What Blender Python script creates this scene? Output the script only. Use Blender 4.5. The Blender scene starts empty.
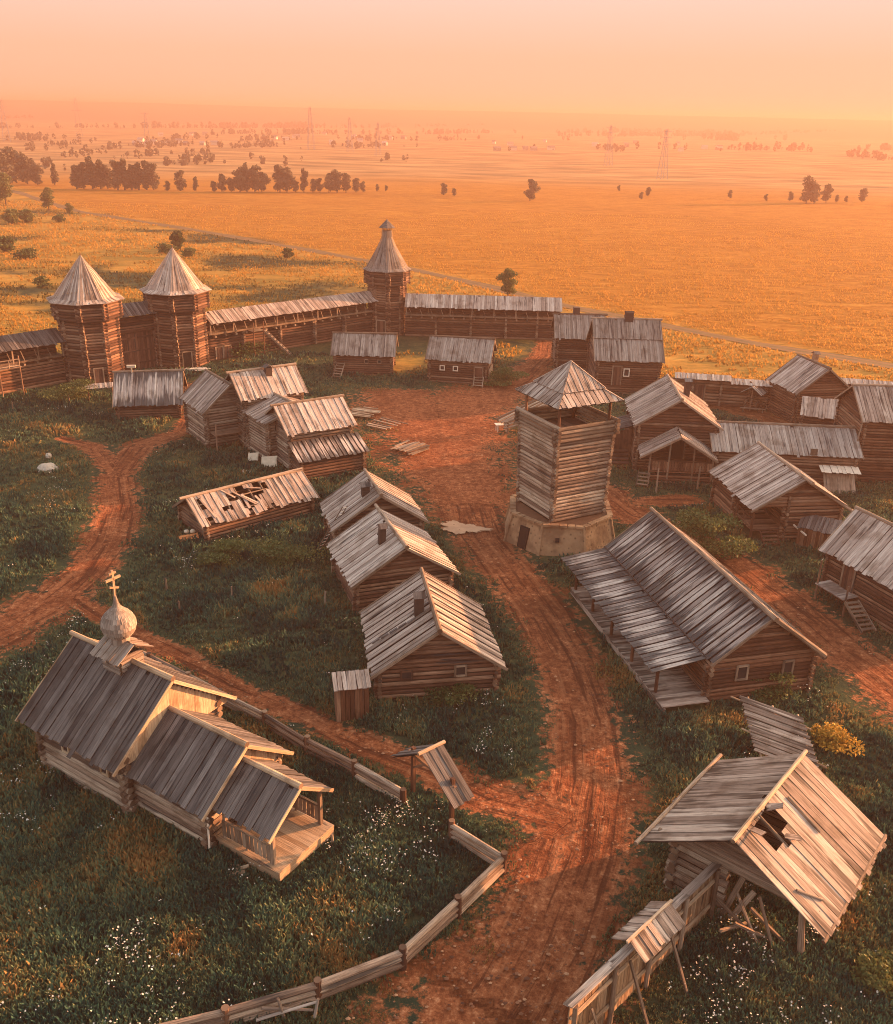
import bpy, math, random
import numpy as np
from mathutils import Vector, Matrix
random.seed(7); rng = np.random.default_rng(7)
scene = bpy.context.scene
COL = scene.collection
R = math.radians
U = random.uniform

# ------------------------------------------------------------------ camera
CAM_H, FPX, CX, CY = 30.0, 950.0, 446.5, 512.0
PITCH, ROLL = math.atan(399/950), R(1.3)
vF = Vector((0, math.cos(PITCH), -math.sin(PITCH)))
_r0 = Vector((1, 0, 0)); _u0 = Vector((0, math.sin(PITCH), math.cos(PITCH)))
vR = math.cos(ROLL)*_r0 + math.sin(ROLL)*_u0
vU = -math.sin(ROLL)*_r0 + math.cos(ROLL)*_u0
def P(px, py, z=0.0):
    """world point at height z that the survey photo shows at this pixel (a layout aid, like a map reference)"""
    d = vF + (px-CX)/FPX*vR - (py-CY)/FPX*vU
    t = (z-CAM_H)/d.z
    return Vector((0, 0, CAM_H)) + d*t
cam = bpy.data.cameras.new('camera'); co = bpy.data.objects.new('camera', cam); COL.objects.link(co)
cam.sensor_fit = 'HORIZONTAL'; cam.sensor_width = 36; cam.lens = FPX/893*36
cam.clip_start = .5; cam.clip_end = 20000
co.matrix_world = Matrix(((vR.x, vU.x, -vF.x, 0), (vR.y, vU.y, -vF.y, 0), (vR.z, vU.z, -vF.z, CAM_H), (0, 0, 0, 1)))
scene.camera = co

# ------------------------------------------------------------------ light
SUN_EL, SUN_AZ = R(9.0), R(24.0)          # azimuth measured from +X towards +Y
S = Vector((math.cos(SUN_EL)*math.cos(SUN_AZ), math.cos(SUN_EL)*math.sin(SUN_AZ), math.sin(SUN_EL)))
sl = bpy.data.lights.new('sun', 'SUN'); so = bpy.data.objects.new('sun', sl); COL.objects.link(so)
DUST = 2.6
sl.energy = 5.0; sl.angle = R(.6); sl.color = (1, .44, .18)
so.rotation_euler = S.to_track_quat('Z', 'Y').to_euler(); so.location = S*200
w = bpy.data.worlds.new('World'); scene.world = w; w.use_nodes = True
nt = w.node_tree; nt.nodes.clear()
sky = nt.nodes.new('ShaderNodeTexSky'); sky.sky_type = 'NISHITA'; sky.sun_disc = False
sky.sun_elevation = SUN_EL; sky.sun_rotation = R(90) - SUN_AZ
sky.air_density = 1.0; sky.dust_density = 3.0; sky.ozone_density = 0.0; sky.altitude = 100
# warm dusty band low over the horizon, clearer air above
tcw = nt.nodes.new('ShaderNodeTexCoord'); sep = nt.nodes.new('ShaderNodeSeparateXYZ'); nt.links.new(tcw.outputs['Generated'], sep.inputs[0])
def wmix(fac, a, b, blend='MIX'):
    x = nt.nodes.new('ShaderNodeMix'); x.data_type = 'RGBA'; x.blend_type = blend
    for i, v in ((0, fac), (6, a), (7, b)):
        if isinstance(v, (int, float)): x.inputs[i].default_value = v
        elif isinstance(v, tuple): x.inputs[i].default_value = (*v, 1)
        else: nt.links.new(v, x.inputs[i])
    return x.outputs[2]
def wramp(stops):
    x = nt.nodes.new('ShaderNodeValToRGB'); e = x.color_ramp.elements
    while len(e) < len(stops): e.new(.5)
    for i, (p, c) in enumerate(stops): e[i].position = p; e[i].color = (*c, 1)
    nt.links.new(sep.outputs[2], x.inputs[0]); return x.outputs[0]
tint = wramp([(0, (.5, .31, .22)), (.12, (.5, .34, .25)), (.40, (1.0, .86, .73))])
graded = wmix(1.0, wmix(1.0, sky.outputs[0], tint, 'MULTIPLY'), (3.35, 3.35, 3.35), 'MULTIPLY')
band = wramp([(0, (1, 1, 1)), (.14, (1, 1, 1)), (.4, (.15, .15, .15))])
dust = wmix(1.0, wramp([(0, (1.0, .57, .37)), (.05, (1.0, .60, .40)), (.125, (1.0, .76, .66)), (.5, (.6, .52, .46))]), (DUST, DUST, DUST), 'MULTIPLY')
bf = nt.nodes.new('ShaderNodeMath'); bf.operation = 'MULTIPLY'; bf.inputs[1].default_value = 1.0; nt.links.new(band, bf.inputs[0])
col = wmix(bf.outputs[0], graded, dust)
bg = nt.nodes.new('ShaderNodeBackground'); bg.inputs[1].default_value = .08
wo = nt.nodes.new('ShaderNodeOutputWorld'); nt.links.new(col, bg.inputs[0]); nt.links.new(bg.outputs[0], wo.inputs[0])
vs = scene.view_settings; vs.view_transform = 'Standard'; vs.look = 'None'; vs.gamma = 1; vs.use_curve_mapping = False
vs.exposure = 2.2
scene.render.engine = 'CYCLES'; scene.cycles.filter_width = 1.0
cy = scene.cycles
cy.use_denoising = True
try: cy.denoiser = 'OPENIMAGEDENOISE'
except Exception: pass
cy.max_bounces = 6; cy.diffuse_bounces = 3; cy.glossy_bounces = 2; cy.transmission_bounces = 2; cy.volume_bounces = 1; cy.transparent_max_bounces = 4
cy.use_adaptive_sampling = False
try: cy.denoising_input_passes = 'RGB_ALBEDO_NORMAL'; cy.denoising_prefilter = 'ACCURATE'
except Exception: pass

# ------------------------------------------------------------------ materials
class NT:
    def __init__(s, name):
        s.m = bpy.data.materials.new(name); s.m.use_nodes = True; s.t = s.m.node_tree; s.t.nodes.clear()
        s.out = s.t.nodes.new('ShaderNodeOutputMaterial'); s.b = s.t.nodes.new('ShaderNodeBsdfPrincipled')
        s.t.links.new(s.b.outputs[0], s.out.inputs[0])
        s.b.inputs['Roughness'].default_value = .85; s.b.inputs['Specular IOR Level'].default_value = .2
    def n(s, typ, **kw):
        x = s.t.nodes.new(typ)
        for k, v in kw.items(): setattr(x, k, v)
        return x
    def l(s, a, b): s.t.links.new(a, b)
    def attr(s, name): return s.n('ShaderNodeAttribute', attribute_name=name)
    def math(s, op, a, b=None, c=None, clamp=False):
        x = s.n('ShaderNodeMath', operation=op); x.use_clamp = clamp
        for i, v in enumerate((a, b, c)):
            if v is None: continue
            if isinstance(v, (int, float)): x.inputs[i].default_value = v
            else: s.l(v, x.inputs[i])
        return x.outputs[0]
    def mix(s, f, a, b, blend='MIX'):
        x = s.n('ShaderNodeMix'); x.data_type = 'RGBA'; x.blend_type = blend
        for i, v in ((0, f), (6, a), (7, b)):
            if isinstance(v, (int, float)): x.inputs[i].default_value = v
            elif isinstance(v, tuple): x.inputs[i].default_value = (*v, 1)
            else: s.l(v, x.inputs[i])
        return x.outputs[2]
    def noise(s, vec, scale, detail=3, rough=.55):
        x = s.n('ShaderNodeTexNoise'); x.inputs['Scale'].default_value = scale; x.inputs['Detail'].default_value = detail
        x.inputs['Roughness'].default_value = rough
        if vec is not None: s.l(vec, x.inputs['Vector'])
        return x.outputs['Fac']
    def ramp(s, f, stops):
        x = s.n('ShaderNodeValToRGB'); e = x.color_ramp.elements
        while len(e) < len(stops): e.new(.5)
        for i, (p, c) in enumerate(stops):
            e[i].position = p; e[i].color = (*c, 1) if isinstance(c, tuple) else (c, c, c, 1)
        s.l(f, x.inputs[0]); return x.outputs[0]
    def mapr(s, f, a, b, c=0, d=1):
        x = s.n('ShaderNodeMapRange'); x.interpolation_type = 'SMOOTHSTEP'
        for i, v in enumerate((f, a, b, c, d)):
            if isinstance(v, (int, float)): x.inputs[i].default_value = v
            else: s.l(v, x.inputs[i])
        return x.outputs[0]
    def scale(s, vec, sc, off=None):
        x = s.n('ShaderNodeVectorMath', operation='MULTIPLY'); s.l(vec, x.inputs[0]); x.inputs[1].default_value = sc
        if off is None: return x.outputs[0]
        y = s.n('ShaderNodeVectorMath', operation='ADD'); s.l(x.outputs[0], y.inputs[0]); s.l(off, y.inputs[1]); return y.outputs[0]
    def bump(s, h, strength, dist):
        x = s.n('ShaderNodeBump'); x.inputs['Strength'].default_value = strength; x.inputs['Distance'].default_value = dist
        s.l(h, x.inputs['Height']); s.l(x.outputs[0], s.b.inputs['Normal'])

def wood(name, dark, mid, light, streak=(.03, .028, .03), amount=.5, endbias=.0, grain=.35):
    """weathered timber: a tone for every board or log (rnd), grain along its length, rain-dark streaks"""
    k = NT(name)
    uv = k.n('ShaderNodeUVMap', uv_map='UVMap').outputs[0]
    rnd = k.attr('rnd').outputs['Fac']; tt = k.attr('tt').outputs['Fac']
    c = k.n('ShaderNodeCombineXYZ'); k.l(k.math('MULTIPLY', rnd, 97.), c.inputs[0]); k.l(k.math('MULTIPLY', rnd, 41.), c.inputs[1])
    g = k.noise(k.scale(uv, (.9, 26, 1), c.outputs[0]), 1., 4, .65)
    g2 = k.noise(k.scale(uv, (.5, 5, 1), c.outputs[0]), 1., 4, .7)
    big = k.noise(k.scale(uv, (.22, 2.2, 1), c.outputs[0]), 1., 3, .6)
    base = k.ramp(k.math('ADD', k.math('MULTIPLY', rnd, .6), k.math('MULTIPLY', g2, .45)), [(.15, dark), (.5, mid), (.9, light)])
    base = k.mix(k.math('MULTIPLY', k.mapr(g, .35, .62, 1, 0), grain*1.6, clamp=True), base, tuple(v*.4 for v in dark))
    e = k.math('MULTIPLY', k.math('POWER', k.math('ABSOLUTE', k.math('SUBTRACT', tt, .5)), 1.6), endbias)
    s_ = k.mapr(k.math('ADD', big, e), .62-amount*.16, .72-amount*.10)
    base = k.mix(k.math('MULTIPLY', s_, .85), base, streak)
    ob = k.n('ShaderNodeTexCoord').outputs['Object']; pat = k.noise(ob, .55, 5, .62)
    base = k.mix(k.mapr(pat, .50, .66, 0, .55), base, k.mix(1., base, (.40, .33, .27), 'MULTIPLY')); base = k.mix(k.mapr(pat, .42, .30, 0, .35), base, k.mix(1., base, (1.25, 1.2, 1.15), 'MULTIPLY'))
    orn = k.n('ShaderNodeObjectInfo').outputs['Random']
    base = k.mix(k.mapr(orn, 0, 1, 0, .38), base, k.mix(1., base, (.42, .36, .33), 'MULTIPLY'))
    k.l(base, k.b.inputs['Base Color'])
    k.bump(k.math('ADD', g, k.math('MULTIPLY', g2, .6)), .7, .03)
    return k.m
M = {}
M['log'] = wood('aged_log', (.036, .015, .010), (.145, .064, .038), (.34, .20, .13), amount=.35)
M['log_pale'] = wood('pale_log', (.085, .052, .038), (.30, .20, .145), (.52, .40, .30), amount=.35)
M['log_red'] = wood('red_brown_log', (.045, .017, .010), (.185, .078, .042), (.38, .225, .145), amount=.25)
M['end'] = wood('log_end_grain', (.08, .042, .028), (.17, .10, .065), (.32, .22, .15), amount=.1)
M['grey'] = wood('weathered_grey_board', (.20, .15, .125), (.42, .325, .275), (.63, .52, .45), amount=.45)
M['grey_dark'] = wood('dark_weathered_board', (.05, .042, .04), (.125, .105, .098), (.24, .205, .19), amount=.6, streak=(.018, .018, .02))
M['hall'] = wood('streaked_grey_board', (.26, .205, .185), (.48, .395, .355), (.66, .575, .515), amount=.75, endbias=.75, streak=(.03, .034, .038))
M['flat_grey'] = wood('smooth_grey_board', (.17, .14, .12), (.29, .24, .21), (.41, .355, .315), amount=.4)
M['fenceboard'] = wood('tawny_fence_board', (.16, .085, .045), (.33, .20, .115), (.52, .36, .23), amount=.4)
M['ruin'] = wood('rain_stained_board', (.17, .12, .095), (.40, .30, .245), (.60, .49, .41), amount=.62, endbias=.3, streak=(.05, .034, .026))
M['new'] = wood('fresh_board', (.32, .20, .12), (.46, .31, .20), (.58, .42, .29), amount=.1)
M['beam'] = wood('worn_beam', (.13, .085, .06), (.27, .185, .13), (.42, .31, .23), amount=.3)
M['plankred'] = wood('red_brown_board', (.06, .026, .018), (.13, .058, .038), (.22, .11, .07), amount=.3)
M['dome'] = wood('silver_shingle', (.18, .13, .105), (.29, .225, .185), (.42, .34, .29), amount=.15)
def plain(name, col, rough=.85, nscale=3., var=.35):
    k = NT(name); tc = k.n('ShaderNodeTexCoord').outputs['Object']
    n = k.noise(tc, nscale, 4, .6)
    k.l(k.mix(n, tuple(c*(1-var) for c in col), tuple(min(1, c*(1+var)) for c in col)), k.b.inputs['Base Color'])
    k.b.inputs['Roughness'].default_value = rough; k.bump(n, .4, .03); return k.m
M['under'] = plain('gap_shade_sheet', (.018, .013, .011))  # near-black sheet below roof boards, painting the shade in their gaps
M['chink_shade'] = plain('shade_dark_chinking', (.022, .014, .010))  # chinking coloured near black to stand in for shade between logs
M['dark'] = plain('dark_opening', (.012, .009, .008))
M['soot'] = plain('sooty_timber', (.05, .032, .026))
M['pale'] = plain('bleached_board', (.62, .50, .40))
M['paper'] = plain('pale_sheet', (.50, .39, .29), .7)
M['rock'] = plain('pale_boulder', (.33, .28, .23), .9, 5, .5)
M['glass'] = plain('window_glass', (.03, .025, .025), .15)
M['orange'] = plain('rusty_orange_tarp', (.55, .20, .07))
M['steel'] = plain('galvanised_steel', (.25, .24, .24), .6)
def stone():
    k = NT('plastered_stone'); tc = k.n('ShaderNodeTexCoord').outputs['Object']
    v = k.n('ShaderNodeTexVoronoi'); v.inputs['Scale'].default_value = 2.6; k.l(tc, v.inputs['Vector'])
    n = k.noise(tc, 1.2, 5, .65)
    c = k.mix(n, (.20, .105, .055), (.40, .245, .14))
    c = k.mix(k.mapr(v.outputs['Distance'], .08, .30, .8, 0), c, (.10, .052, .03)); c = k.mix(k.mapr(k.noise(tc, .55, 4, .6), .45, .62, 0, .7), c, (.13, .065, .036))
    k.l(c, k.b.inputs['Base Color']); k.bump(k.math('ADD', n, v.outputs['Distance']), .6, .06); return k.m
M['stone'] = stone()
def leafmat(name, stops, trans=.25):
    k = NT(name); r = k.attr('rnd').outputs['Fac']
    c = k.ramp(r, stops); k.l(c, k.b.inputs['Base Color']); k.b.inputs['Roughness'].default_value = .7
    tr = k.n('ShaderNodeBsdfTranslucent'); k.l(c, tr.inputs[0]); mx = k.n('ShaderNodeMixShader'); mx.inputs[0].default_value = trans
    k.l(k.b.outputs[0], mx.inputs[1]); k.l(tr.outputs[0], mx.inputs[2]); k.l(mx.outputs[0], k.out.inputs[0]); return k.m
M['grass'] = leafmat('meadow_grass', [(0, (.010, .042, .040)), (.36, (.036, .096, .068)), (.62, (.11, .158, .085)), (.80, (.20, .17, .075)), (1, (.34, .17, .06))])
M['drygrass'] = leafmat('dry_grass', [(0, (.04, .045, .02)), (.3, (.13, .10, .03)), (.55, (.36, .19, .035)), (1, (.52, .28, .06))], .45)
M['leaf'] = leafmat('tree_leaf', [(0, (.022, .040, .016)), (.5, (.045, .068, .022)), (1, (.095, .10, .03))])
M['leafhaze'] = leafmat('haze_paled_leaf', [(0, (.06, .055, .035)), (.5, (.085, .075, .045)), (1, (.12, .10, .06))])  # leaf colour paled to imitate haze over distant trees
M['leafp'] = leafmat('bush_leaf', [(0, (.035, .055, .02)), (.5, (.075, .095, .03)), (1, (.17, .15, .05))])
M['leafy'] = leafmat('yellow_leaf', [(0, (.14, .09, .02)), (.5, (.36, .20, .03)), (1, (.58, .34, .06))])
M['flower'] = leafmat('white_umbel', [(0, (.28, .26, .22)), (1, (.66, .63, .56))], .2)
M['bark'] = plain('bark', (.09, .06, .045))

# ------------------------------------------------------------------ mesh builder
class MB:
    def __init__(s): s.v = []; s.f = []; s.uv = []; s.rn = []; s.tt = []; s.mi = []
    def face(s, idx, uvs, rnd, tts, mi=0):
        s.f.append(idx); s.uv.extend(uvs); s.rn.append(rnd); s.tt.extend(tts); s.mi.append(mi)
    def beam(s, a, b, wd, th, up=(0, 0, 1), rnd=None, t0=0., t1=1., mi=0, w2=None):
        a = Vector(a); b = Vector(b); ax = (b-a); Ln = ax.length
        if Ln < 1e-4: return s
        ax /= Ln; up = Vector(up); sd = ax.cross(up)
        if sd.length < 1e-3: sd = ax.cross(Vector((1, 0, 0)))
        sd.normalize(); up = sd.cross(ax).normalized()
        rnd = random.random() if rnd is None else rnd
        o = len(s.v); u0 = U(0, 50); v0 = U(0, 50)
        for p, ww in ((a, wd), (b, wd if w2 is None else w2)):
            for sx, sz in ((-1, -1), (1, -1), (1, 1), (-1, 1)): s.v.append(tuple(p + sd*(sx*ww/2) + up*(sz*th/2)))
        vv = [0, wd, wd+th, 2*wd+th, 2*wd+2*th]
        for i in range(4):
            j = (i+1) % 4
            s.face((o+i, o+4+i, o+4+j, o+j), [(u0, v0+vv[i]), (u0+Ln, v0+vv[i]), (u0+Ln, v0+vv[i+1]), (u0, v0+vv[i+1])], rnd, [t0, t1, t1, t0], mi)
        s.face((o, o+1, o+2, o+3), [(u0, v0)]*2+[(u0, v0+th)]*2, rnd, [t0]*4, mi)
        s.face((o+7, o+6, o+5, o+4), [(u0, v0)]*2+[(u0, v0+th)]*2, rnd, [t1]*4, mi)
        return s
    def log(s, a, b, r0, r1=None, n=8, rnd=None, cap=1):
        a = Vector(a); b = Vector(b); r1 = r0 if r1 is None else r1
        ax = (b-a); Ln = ax.length
        if Ln < 1e-3: return s
        ax /= Ln; sd = ax.cross(Vector((0, 0, 1)))
        if sd.length < 1e-3: sd = Vector((1, 0, 0))
        sd.normalize(); up = sd.cross(ax)
        rnd = random.random() if rnd is None else rnd; o = len(s.v); u0 = U(0, 50); v0 = U(0, 50); ph = U(0, 1)
        for p, r in ((a, r0), (b, r1)):
            for i in range(n):
                an = 2*math.pi*(i+ph)/n; s.v.append(tuple(p + sd*(r*math.cos(an)) + up*(r*math.sin(an))))
        st = 2*math.pi*r0/n
        for i in range(n):
            j = (i+1) % n
            s.face((o+i, o+j, o+n+j, o+n+i), [(u0, v0+i*st), (u0, v0+i*st+st), (u0+Ln, v0+i*st+st), (u0+Ln, v0+i*st)], rnd, [0, 0, 1, 1], 0)
        s.face(tuple(o+i for i in reversed(range(n))), [(u0, v0)]*n, rnd, [.5]*n, cap)
        s.face(tuple(o+n+i for i in range(n)), [(u0, v0)]*n, rnd, [.5]*n, cap)
        return s
    def box(s, c, sz, rnd=None, rz=0., mi=0):
        c = Vector(c); d = Vector((math.cos(rz), math.sin(rz), 0))*(sz[0]/2)
        return s.beam(c-d, c+d, sz[1], sz[2], rnd=rnd, mi=mi)
    def poly(s, pts, rnd=None, mi=0):
        o = len(s.v); s.v.extend(tuple(p) for p in pts); n = len(pts)
        s.face(tuple(range(o, o+n)), [(p[0], p[1]+p[2]) for p in pts], random.random() if rnd is None else rnd, [.5]*n, mi); return s
    def build(s, name, mats, parent=None, smooth=False, loc=(0, 0, 0), rz=0.):
        me = bpy.data.meshes.new(name); me.from_pydata(s.v, [], s.f)
        if not isinstance(mats, (list, tuple)): mats = [mats]
        for m in mats: me.materials.append(M[m] if isinstance(m, str) else m)
        lay = me.uv_layers.new(name='UVMap'); lay.data.foreach_set('uv', np.array(s.uv, dtype=np.float32).ravel())
        a = me.attributes.new('rnd', 'FLOAT', 'FACE'); a.data.foreach_set('value', np.array(s.rn, dtype=np.float32))
        a = me.attributes.new('tt', 'FLOAT', 'CORNER'); a.data.foreach_set('value', np.array(s.tt, dtype=np.float32))
        me.polygons.foreach_set('material_index', np.array([min(i, len(mats)-1) for i in s.mi], dtype=np.int32))
        if smooth: me.polygons.foreach_set('use_smooth', np.ones(len(s.f), dtype=bool))
        me.update()
        o = bpy.data.objects.new(name, me); COL.objects.link(o)
        if parent is not None: o.parent = parent
        o.location = loc; o.rotation_euler = (0, 0, rz)
        return o
def tag(o, label=None, cat=None, group=None, kind=None):
    if label: o['label'] = label
    if cat: o['category'] = cat
    if group: o['group'] = group
    if kind: o['kind'] = kind
    return o
def thing(name, label, cat, loc=(0, 0, 0), rz=0., group=None):
    o = bpy.data.objects.new(name, None); COL.objects.link(o); o.location = loc; o.rotation_euler = (0, 0, rz); o.empty_display_size = .5
    return tag(o, label, cat, group)
def copy_tree(o, parent=None):
    c = o.copy(); COL.objects.link(c); c.parent = parent
    for ch in list(o.children): copy_tree(ch, c)
    return c
LOGS = lambda m: [m, 'end', 'chink_shade']

# ------------------------------------------------------------------ log-building kit (local axes: x along the ridge, front = +x)
def log_wall(mb, a, b, z0, z1, r=.128, ext=.28, off=0., n=8):
    """horizontal logs stacked between two corners, ends crossing past them"""
    a = Vector((*a, 0)); b = Vector((*b, 0)); d = (b-a).normalized(); nrm = Vector((-d.y, d.x, 0))
    z = z0 + off
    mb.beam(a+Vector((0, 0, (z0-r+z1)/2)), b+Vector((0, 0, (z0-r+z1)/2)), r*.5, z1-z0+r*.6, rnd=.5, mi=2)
    while z < z1 - r*.5:
        rr = r*U(.86, 1.10); j = nrm*U(-.03, .03); e0, e1 = ext*U(.8, 1.25), ext*U(.8, 1.25); s_ = Vector((0, 0, U(-.012, .012)))
        mb.log(a-d*e0+j+Vector((0, 0, z))+s_, b+d*e1+j+Vector((0, 0, z))-s_, rr, rr*U(.92, 1.05), n); z += 2*r*1.05
def slope(mb, x0, x1, y0, z0, y1, z1, pw=.27, rag=.10, th=.035, alt=.03, keep=None, fill=.93):
    """boards running down one roof slope from the ridge (y0, z0) to the eave (y1, z1)"""
    d = Vector((0, y1-y0, z1-z0)); Ln = d.length; d /= Ln; nrm = Vector((1, 0, 0)).cross(d)
    if nrm.z < 0: nrm = -nrm
    n = max(2, round((x1-x0)/pw)); st = (x1-x0)/n
    if keep is None and Ln > 1.5:
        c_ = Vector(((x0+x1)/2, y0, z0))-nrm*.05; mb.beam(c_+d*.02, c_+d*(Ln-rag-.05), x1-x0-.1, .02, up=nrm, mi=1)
    for i in range(n):
        x = x0+(i+.5)*st; h = (alt if i % 2 else 0) + U(-.006, .012)
        segs = [(0., 1.)] if keep is None else keep(i/(n-1))
        for (t0, t1) in segs:
            if keep is None and Ln > 2 and random.random() < .05: sl_ = U(.1, .3)/Ln; t0, t1 = t0+sl_, t1+sl_*.999
            a = Vector((x+U(-.01, .01), y0, z0)) + d*(Ln*t0) + nrm*h
            b = Vector((x+U(-.025, .025), y0, z0)) + d*(Ln*t1 + (U(-rag, rag) if t1 > .99 else 0)) + nrm*(h+U(0, .02))
            mb.beam(a, b, st*min(1.04, fill*U(.93, 1.07)), th, up=nrm, t0=t0, t1=t1)
def window(root, pos, nrm, w=.6, h=.6, frame='beam', bars=False):
    """small framed window set on a wall: frame with its pane as a sub-part"""
    p = Vector(pos); nv = Vector((*nrm, 0)).normalized(); sd = Vector((-nv.y, nv.x, 0)); up = Vector((0, 0, 1)); t = .11
    mb = MB()
    for s_ in (-1, 1):
        mb.beam(p+sd*(s_*(w/2+t/2))-up*(h/2+t), p+sd*(s_*(w/2+t/2))+up*(h/2+t), t, .09, up=nv)
        mb.beam(p-sd*(w/2)+up*(s_*(h/2+t/2)), p+sd*(w/2)+up*(s_*(h/2+t/2)), t, .088, up=nv)
    if bars:
        mb.beam(p-up*(h/2), p+up*(h/2), .045, .05, up=nv); mb.beam(p-sd*(w/2), p+sd*(w/2), .045, .046, up=nv)
    f = mb.build('window', frame, root)
    mp = MB(); q = p-nv*.02; mp.beam(q-up*(h/2), q+up*(h/2), w, .03, up=nv); mp.build('pane', 'glass', f)
    return f
def door(root, pos, nrm, w=.9, h=1.8, mat='plankred', dark=False):
    p = Vector(pos); nv = Vector((*nrm, 0)).normalized(); sd = Vector((-nv.y, nv.x, 0)); up = Vector((0, 0, 1)); t = .13
    mb = MB(); n = max(3, round(w/.22))
    for i in range(n):
        q = p+sd*(-w/2+(i+.5)*w/n); mb.beam(q, q+up*h, w/n*.96, .05, up=nv)
    d = mb.build('door', 'dark' if dark else mat, root)
    mf = MB()
    for s_ in (-1, 1): mf.beam(p+sd*(s_*(w/2+t/2)), p+sd*(s_*(w/2+t/2))+up*(h+t), t, .11, up=nv)
    mf.beam(p-sd*(w/2)+up*(h+t/2), p+sd*(w/2)+up*(h+t/2), t, .108, up=nv)
    mf.build('door_frame', 'beam', d)
    if not dark:
        mh = MB(); q = p+sd*(w*.36)+up*(h*.5)+nv*.06; mh.beam(q-up*.1, q+up*.1, .03, .04, up=nv); mh.build('handle', 'soot', d)
    return d
def chimney(parent, x, y, zb, h, w=.5, lean=0., mat='soot', cap=True):
    mb = MB()
    mb.beam((x, y, zb-.5), (x+lean, y, zb+h), w, w, up=(1, 0, 0))
    for s_ in (-1, 1):
        mb.beam((x+s_*(w/2+.012)-0, y-w/2, zb+h*.45), (x+s_*(w/2+.012)+lean*.5, y+w/2, zb+h*.45), .05, .12)
    c = mb.build('chimney', mat, parent)
    if cap:
        m2 = MB(); z = zb+h+.16
        for s_ in (-1, 1):
            m2.beam((x+lean+s_*.02, y, z+.1), (x+lean+s_*(w/2+.16), y, z-.14), w+.2, .035, up=(s_*.4, 0, 1))
        for s_ in (-1, 1): m2.beam((x+lean+s_*w*.35, y-w*.3, zb+h-.05), (x+lean+s_*w*.35, y-w*.3, z-.02), .06, .06)
        m2.build('chimney_cap', 'grey_dark', c)
    return c
def steps(root, top, bot, w=1.0, n=5, name='stairs', mat='beam'):
    top = Vector(top); bot = Vector(bot); d = bot-top; sd = Vector((-d.y, d.x, 0)).normalized(); mb = MB()
    for s_ in (-1, 1): mb.beam(top+sd*(s_*w/2), bot+sd*(s_*w/2), .07, .20)
    for i in range(n):
        q = top+d*((i+.5)/n)+Vector((0, 0, .06)); mb.beam(q-sd*(w/2-.05), q+sd*(w/2-.05), .26, .05)
    return mb.build(name, mat, root)
def railing(root, pts, h=.95, name='railing', mat='beam', boards=True):
    mb = MB()
    for a, b in zip(pts[:-1], pts[1:]):
        a = Vector(a); b = Vector(b); Ln = (b-a).length; n = max(1, round(Ln/1.3)); z = Vector((0, 0, 1))
        mb.beam(a+z*h, b+z*h, .10, .09); mb.beam(a+z*(h*.25), b+z*(h*.25), .07, .08)
        for i in range(n+1): q = a.lerp(b, i/n); mb.beam(q, q+z*h, .09, .09, up=(1, 0, 0))
        if boards:
            m_ = max(2, round(Ln/.24)); sd = (b-a).normalized().cross(z)
            for i in range(m_):
                q = a.lerp(b, (i+.5)/m_)+sd*.05; mb.beam(q+z*.15, q+z*(h-.05), Ln/m_*.86, .03, up=sd)
    return mb.build(name, mat, root)
FOOT = []        # building footprints kept free of grass: (x, y, yaw, half length, half width)
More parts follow.
